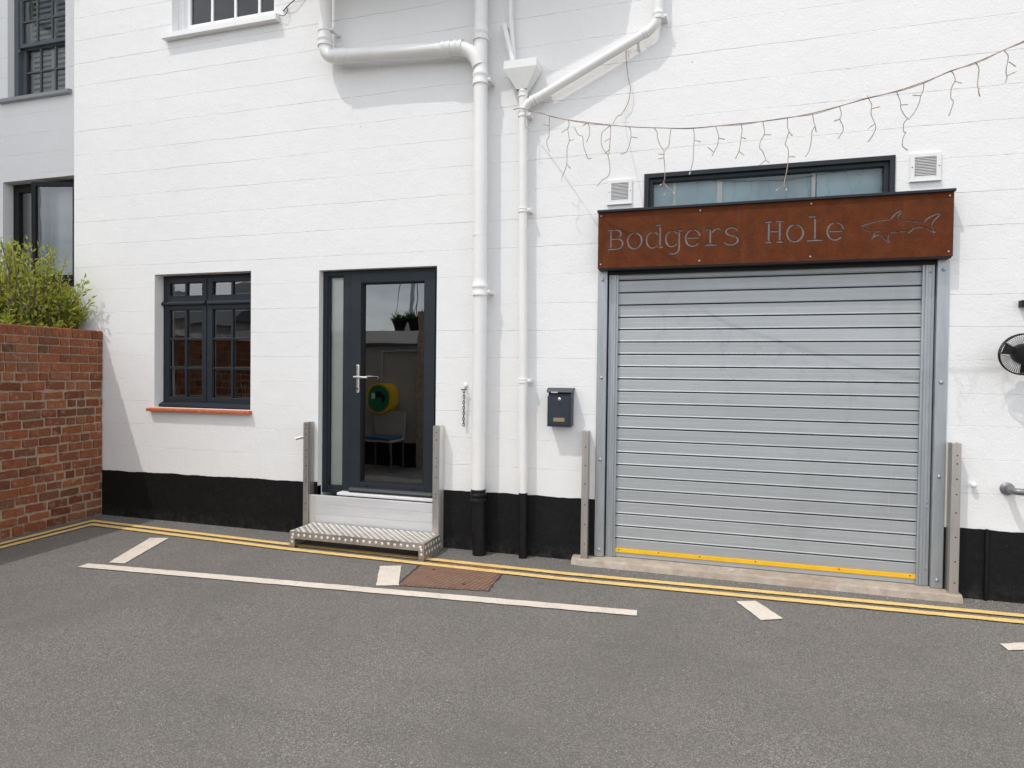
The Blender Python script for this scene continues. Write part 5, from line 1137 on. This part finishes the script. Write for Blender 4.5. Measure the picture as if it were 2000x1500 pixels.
pp = MB(); pp.tube([(-4.84, OY + 0.03, 1.26), (-4.84, OY + 0.03, 1.765), (-4.835, OY + 0.03, 1.775), (-4.26, OY + 0.03, 1.775)], 0.013, 10)
tag(pp.build('cable_conduit', 'galv_post', None, True), 'thin grey conduit rising from the yellow cabinet, mirrored in the door', 'conduit')
ae = thing('defibrillator_cabinet', (-4.86, OY + 0.01, 0.80), 'yellow rounded wall cabinet with a green door, mirrored in the glazed door', 'cabinet')
def stadium(cx, cz, w, h, n=10):
    r = w / 2; P = []
    for i in range(n + 1): a = math.pi * i / n; P.append((cx + r * math.cos(a), cz + h / 2 - r + r * math.sin(a)))
    for i in range(n + 1): a = math.pi + math.pi * i / n; P.append((cx + r * math.cos(a), cz - h / 2 + r + r * math.sin(a)))
    return P
q = MB(); q.prism(stadium(-4.78, 1.055, 0.43, 0.49), 'y', OY + 0.008, OY + 0.22); q.build('case', 'aed_yellow', ae)
q = MB(); q.prism(stadium(-4.78, 1.055, 0.36, 0.42), 'y', OY + 0.2205, OY + 0.238); q.build('door', 'aed_green', ae)
q = MB(); q.box(-4.83, -4.73, OY + 0.236, OY + 0.25, 1.06, 1.16, 0.004); q.build('keypad', 'black_metal', ae)
q = MB(); q.box(-4.72, -4.675, OY + 0.236, OY + 0.262, 0.98, 1.12, 0.004); q.build('handle', 'black_metal', ae)
q = MB(); q.box(-4.905, -4.85, OY + 0.236, OY + 0.241, 1.04, 1.13, 0.002); q.build('label_plate', 'white_plastic', ae)
for px, ph_, lab in ((-4.60, 0.20, 'dark flower pot on the yard wall, further from the pier, mirrored in the door'), (-4.36, 0.26, 'dark flower pot on the yard wall beside the pier, mirrored in the door')):
    t = thing('flower_pot', (px, OY - 0.10, 2.09), lab, 'plant pot')
    q = MB(); q._lathe(Vector((px, OY - 0.10, 2.0905)), Vector((0, 0, 1)), [(0, 0.07), (0.12, 0.095), (0.12, 0.105), (0.15, 0.105), (0.15, 0.08), (0.13, 0.08)], 16); q.build('pot', 'black_metal', t, True)
    lv = MB()
    for k in range(70): leaf(Vector((px, OY - 0.10, 2.22)), Vector((rnd.gauss(0, 1), rnd.gauss(0, 1), rnd.uniform(0.3, 1.6))), rnd.uniform(0.07, ph_), 0.014)
    lv.build('foliage', 'leaf_dark', t, recalc=False)
tb = thing('garden_chair', (-4.62, OY + 0.42, 0), 'pale garden chair with a blue cushion by the yard wall, mirrored in the door', 'chair')
q = MB(); q.box(-4.86, -4.36, OY + 0.20, OY + 0.66, 0.44, 0.47, 0.008); q.build('seat', 'render', tb)
q = MB(); q.box(-4.83, -4.39, OY + 0.23, OY + 0.66, 0.471, 0.51, 0.012); q.build('cushion', 'blue_seat', tb)
q = MB(); q.box(-4.86, -4.36, OY + 0.17, OY + 0.20, 0.47, 0.86, 0.008); q.build('backrest', 'render', tb)
for x, y in ((-4.84, 0.22), (-4.38, 0.22), (-4.84, 0.63), (-4.38, 0.63)):
    q = MB(); q.tube([(x, OY + y, 0.0), (x, OY + y, 0.45)], [0.014, 0.018], 8); q.build('leg', 'slate', tb)

# low houses and a moored yacht beyond, only seen mirrored in the panes
def far_house(x0, x1, y0, y1, ze, zr, label):
    t = thing('far_house', ((x0 + x1) / 2, y1, 0), label, 'building')
    q = MB(); q.box(x0, x1, y0, y1, -0.1, ze); q.build('wall', 'render', t)
    ym = (y0 + y1) / 2; q = MB(); q.prism([(y0 - 0.3, ze + 0.001), (y1 + 0.3, ze + 0.001), (ym, zr)], 'x', x0 - 0.3, x1 + 0.3); rf = q.build('roof', 'slate', t)
    q = MB(); q.box(x0 + 1.0, x0 + 1.7, ym - 0.3, ym + 0.3, zr - 0.6, zr + 0.7); q.build('chimney', 'brick', rf)
    n = max(2, int((x1 - x0) / 2.6))
    for k in range(n):
        x = x0 + (x1 - x0) * (k + 0.5) / n
        q = MB(); q.box(x - 0.5, x + 0.5, y1 - 0.02, y1 + 0.02, 1.0, 2.2); w_ = q.build('window', 'white_timber', t)
        q = MB(); q.add([(x - 0.44, y1 + 0.022, 1.06), (x + 0.44, y1 + 0.022, 1.06), (x + 0.44, y1 + 0.022, 2.14), (x - 0.44, y1 + 0.022, 2.14)], [(0, 1, 2, 3)]); q.build('pane', 'glass_dark', w_, recalc=False)
far_house(-34, -19, -24, -17, 3.4, 5.2, 'long low grey house across the water, mirrored in the casement window')
far_house(-18, -8, -36, -29, 3.0, 4.6, 'low grey house with a slate roof, mirrored in the glazed door')
yt = thing('yacht', (-10.5, -14.5, 0), 'white moored yacht with a tall mast, mirrored in the glazed door', 'boat')
q = MB(); V = []
for k in range(9):
    t = k / 8; w = 1.0 * math.sin(math.pi * (0.12 + 0.83 * t)) ** 0.7
    x = -14.0 + 7.0 * t; V += [(x, -14.5 - w, 1.15), (x, -14.5 - w * 0.7, 0.35), (x, -14.5, 0.0), (x, -14.5 + w * 0.7, 0.35), (x, -14.5 + w, 1.15)]
q.add(V, [(5 * k + i, 5 * k + i + 1, 5 * k + 6 + i, 5 * k + 5 + i) for k in range(8) for i in range(4)] + [(5 * k, 5 * k + 5, 5 * k + 9, 5 * k + 4) for k in range(8)] + [(0, 1, 2, 3, 4), (40, 41, 42, 43, 44)]); q.build('hull', 'pvc', yt)
q = MB(); q.box(-12.2, -9.6, -15.0, -14.0, 1.1, 1.62, 0.06); q.build('cabin', 'pvc', yt)
q = MB(); q.tube([(-9.4, -14.5, 1.1), (-9.4, -14.5, 11.5)], 0.07, 10); q.build('mast', 'galv_post', yt)
q = MB(); q.tube([(-9.4, -14.5, 2.1), (-12.9, -14.5, 2.2)], 0.10, 10); q.build('boom', 'blue_seat', yt)
for e in ((-7.1, -14.5, 1.1), (-13.9, -14.5, 1.1), (-9.6, -13.6, 1.1), (-9.6, -15.4, 1.1)):
    q = MB(); q.tube([(-9.4, -14.5, 11.3), e], 0.012, 5); q.build('stay', 'chain', yt)

# ------------------------------------------------------------------ things standing inside the casement window
rd = thing('reed_diffuser', (-4.30, 0.27, 1.10), 'small pale bottle with splayed wooden reeds behind the casement window', 'diffuser')
q = MB(); q._lathe(Vector((-4.30, 0.27, 1.1005)), Vector((0, 0, 1)), [(0, 0.03), (0.06, 0.032), (0.08, 0.012), (0.10, 0.012)], 14); q.build('bottle', 'glass', rd, True)
for dx, dyy in ((-0.06, 0.0), (-0.03, 0.02), (0.0, -0.01), (0.03, 0.01), (0.065, 0.0)):
    q = MB(); q.tube([(-4.30, 0.27, 1.11), (-4.30 + dx, 0.27 + dyy, 1.33)], 0.0032, 5); q.build('reed', 'wood', rd)
def pot_plant(x, y, label, R_=0.10):
    t = thing('house_plant', (x, y, 1.10), label, 'plant')
    q = MB(); q._lathe(Vector((x, y, 1.1005)), Vector((0, 0, 1)), [(0, 0.035), (0.07, 0.048), (0.07, 0.04), (0.06, 0.04)], 14); q.build('pot', 'room_wall', t, True)
    global lv
    lv = MB()
    for k in range(110):
        d = Vector((rnd.gauss(0, 1), rnd.gauss(0, 1), rnd.gauss(0.5, 0.8))).normalized(); leaf(Vector((x, y, 1.20)) + d * R_ * rnd.uniform(0.1, 0.6), d, R_ * 0.6, 0.012)
    lv.build('foliage', 'leaf_dark', t, recalc=False)
pot_plant(-4.76, 0.26, 'round leafy house plant on the board behind the casement window')
wb = MB(); wb.box(-5.134, -4.031, 0.182, 0.36, 1.07, 1.0995); wbo = wb.build('inner_board', 'white_timber', bld)
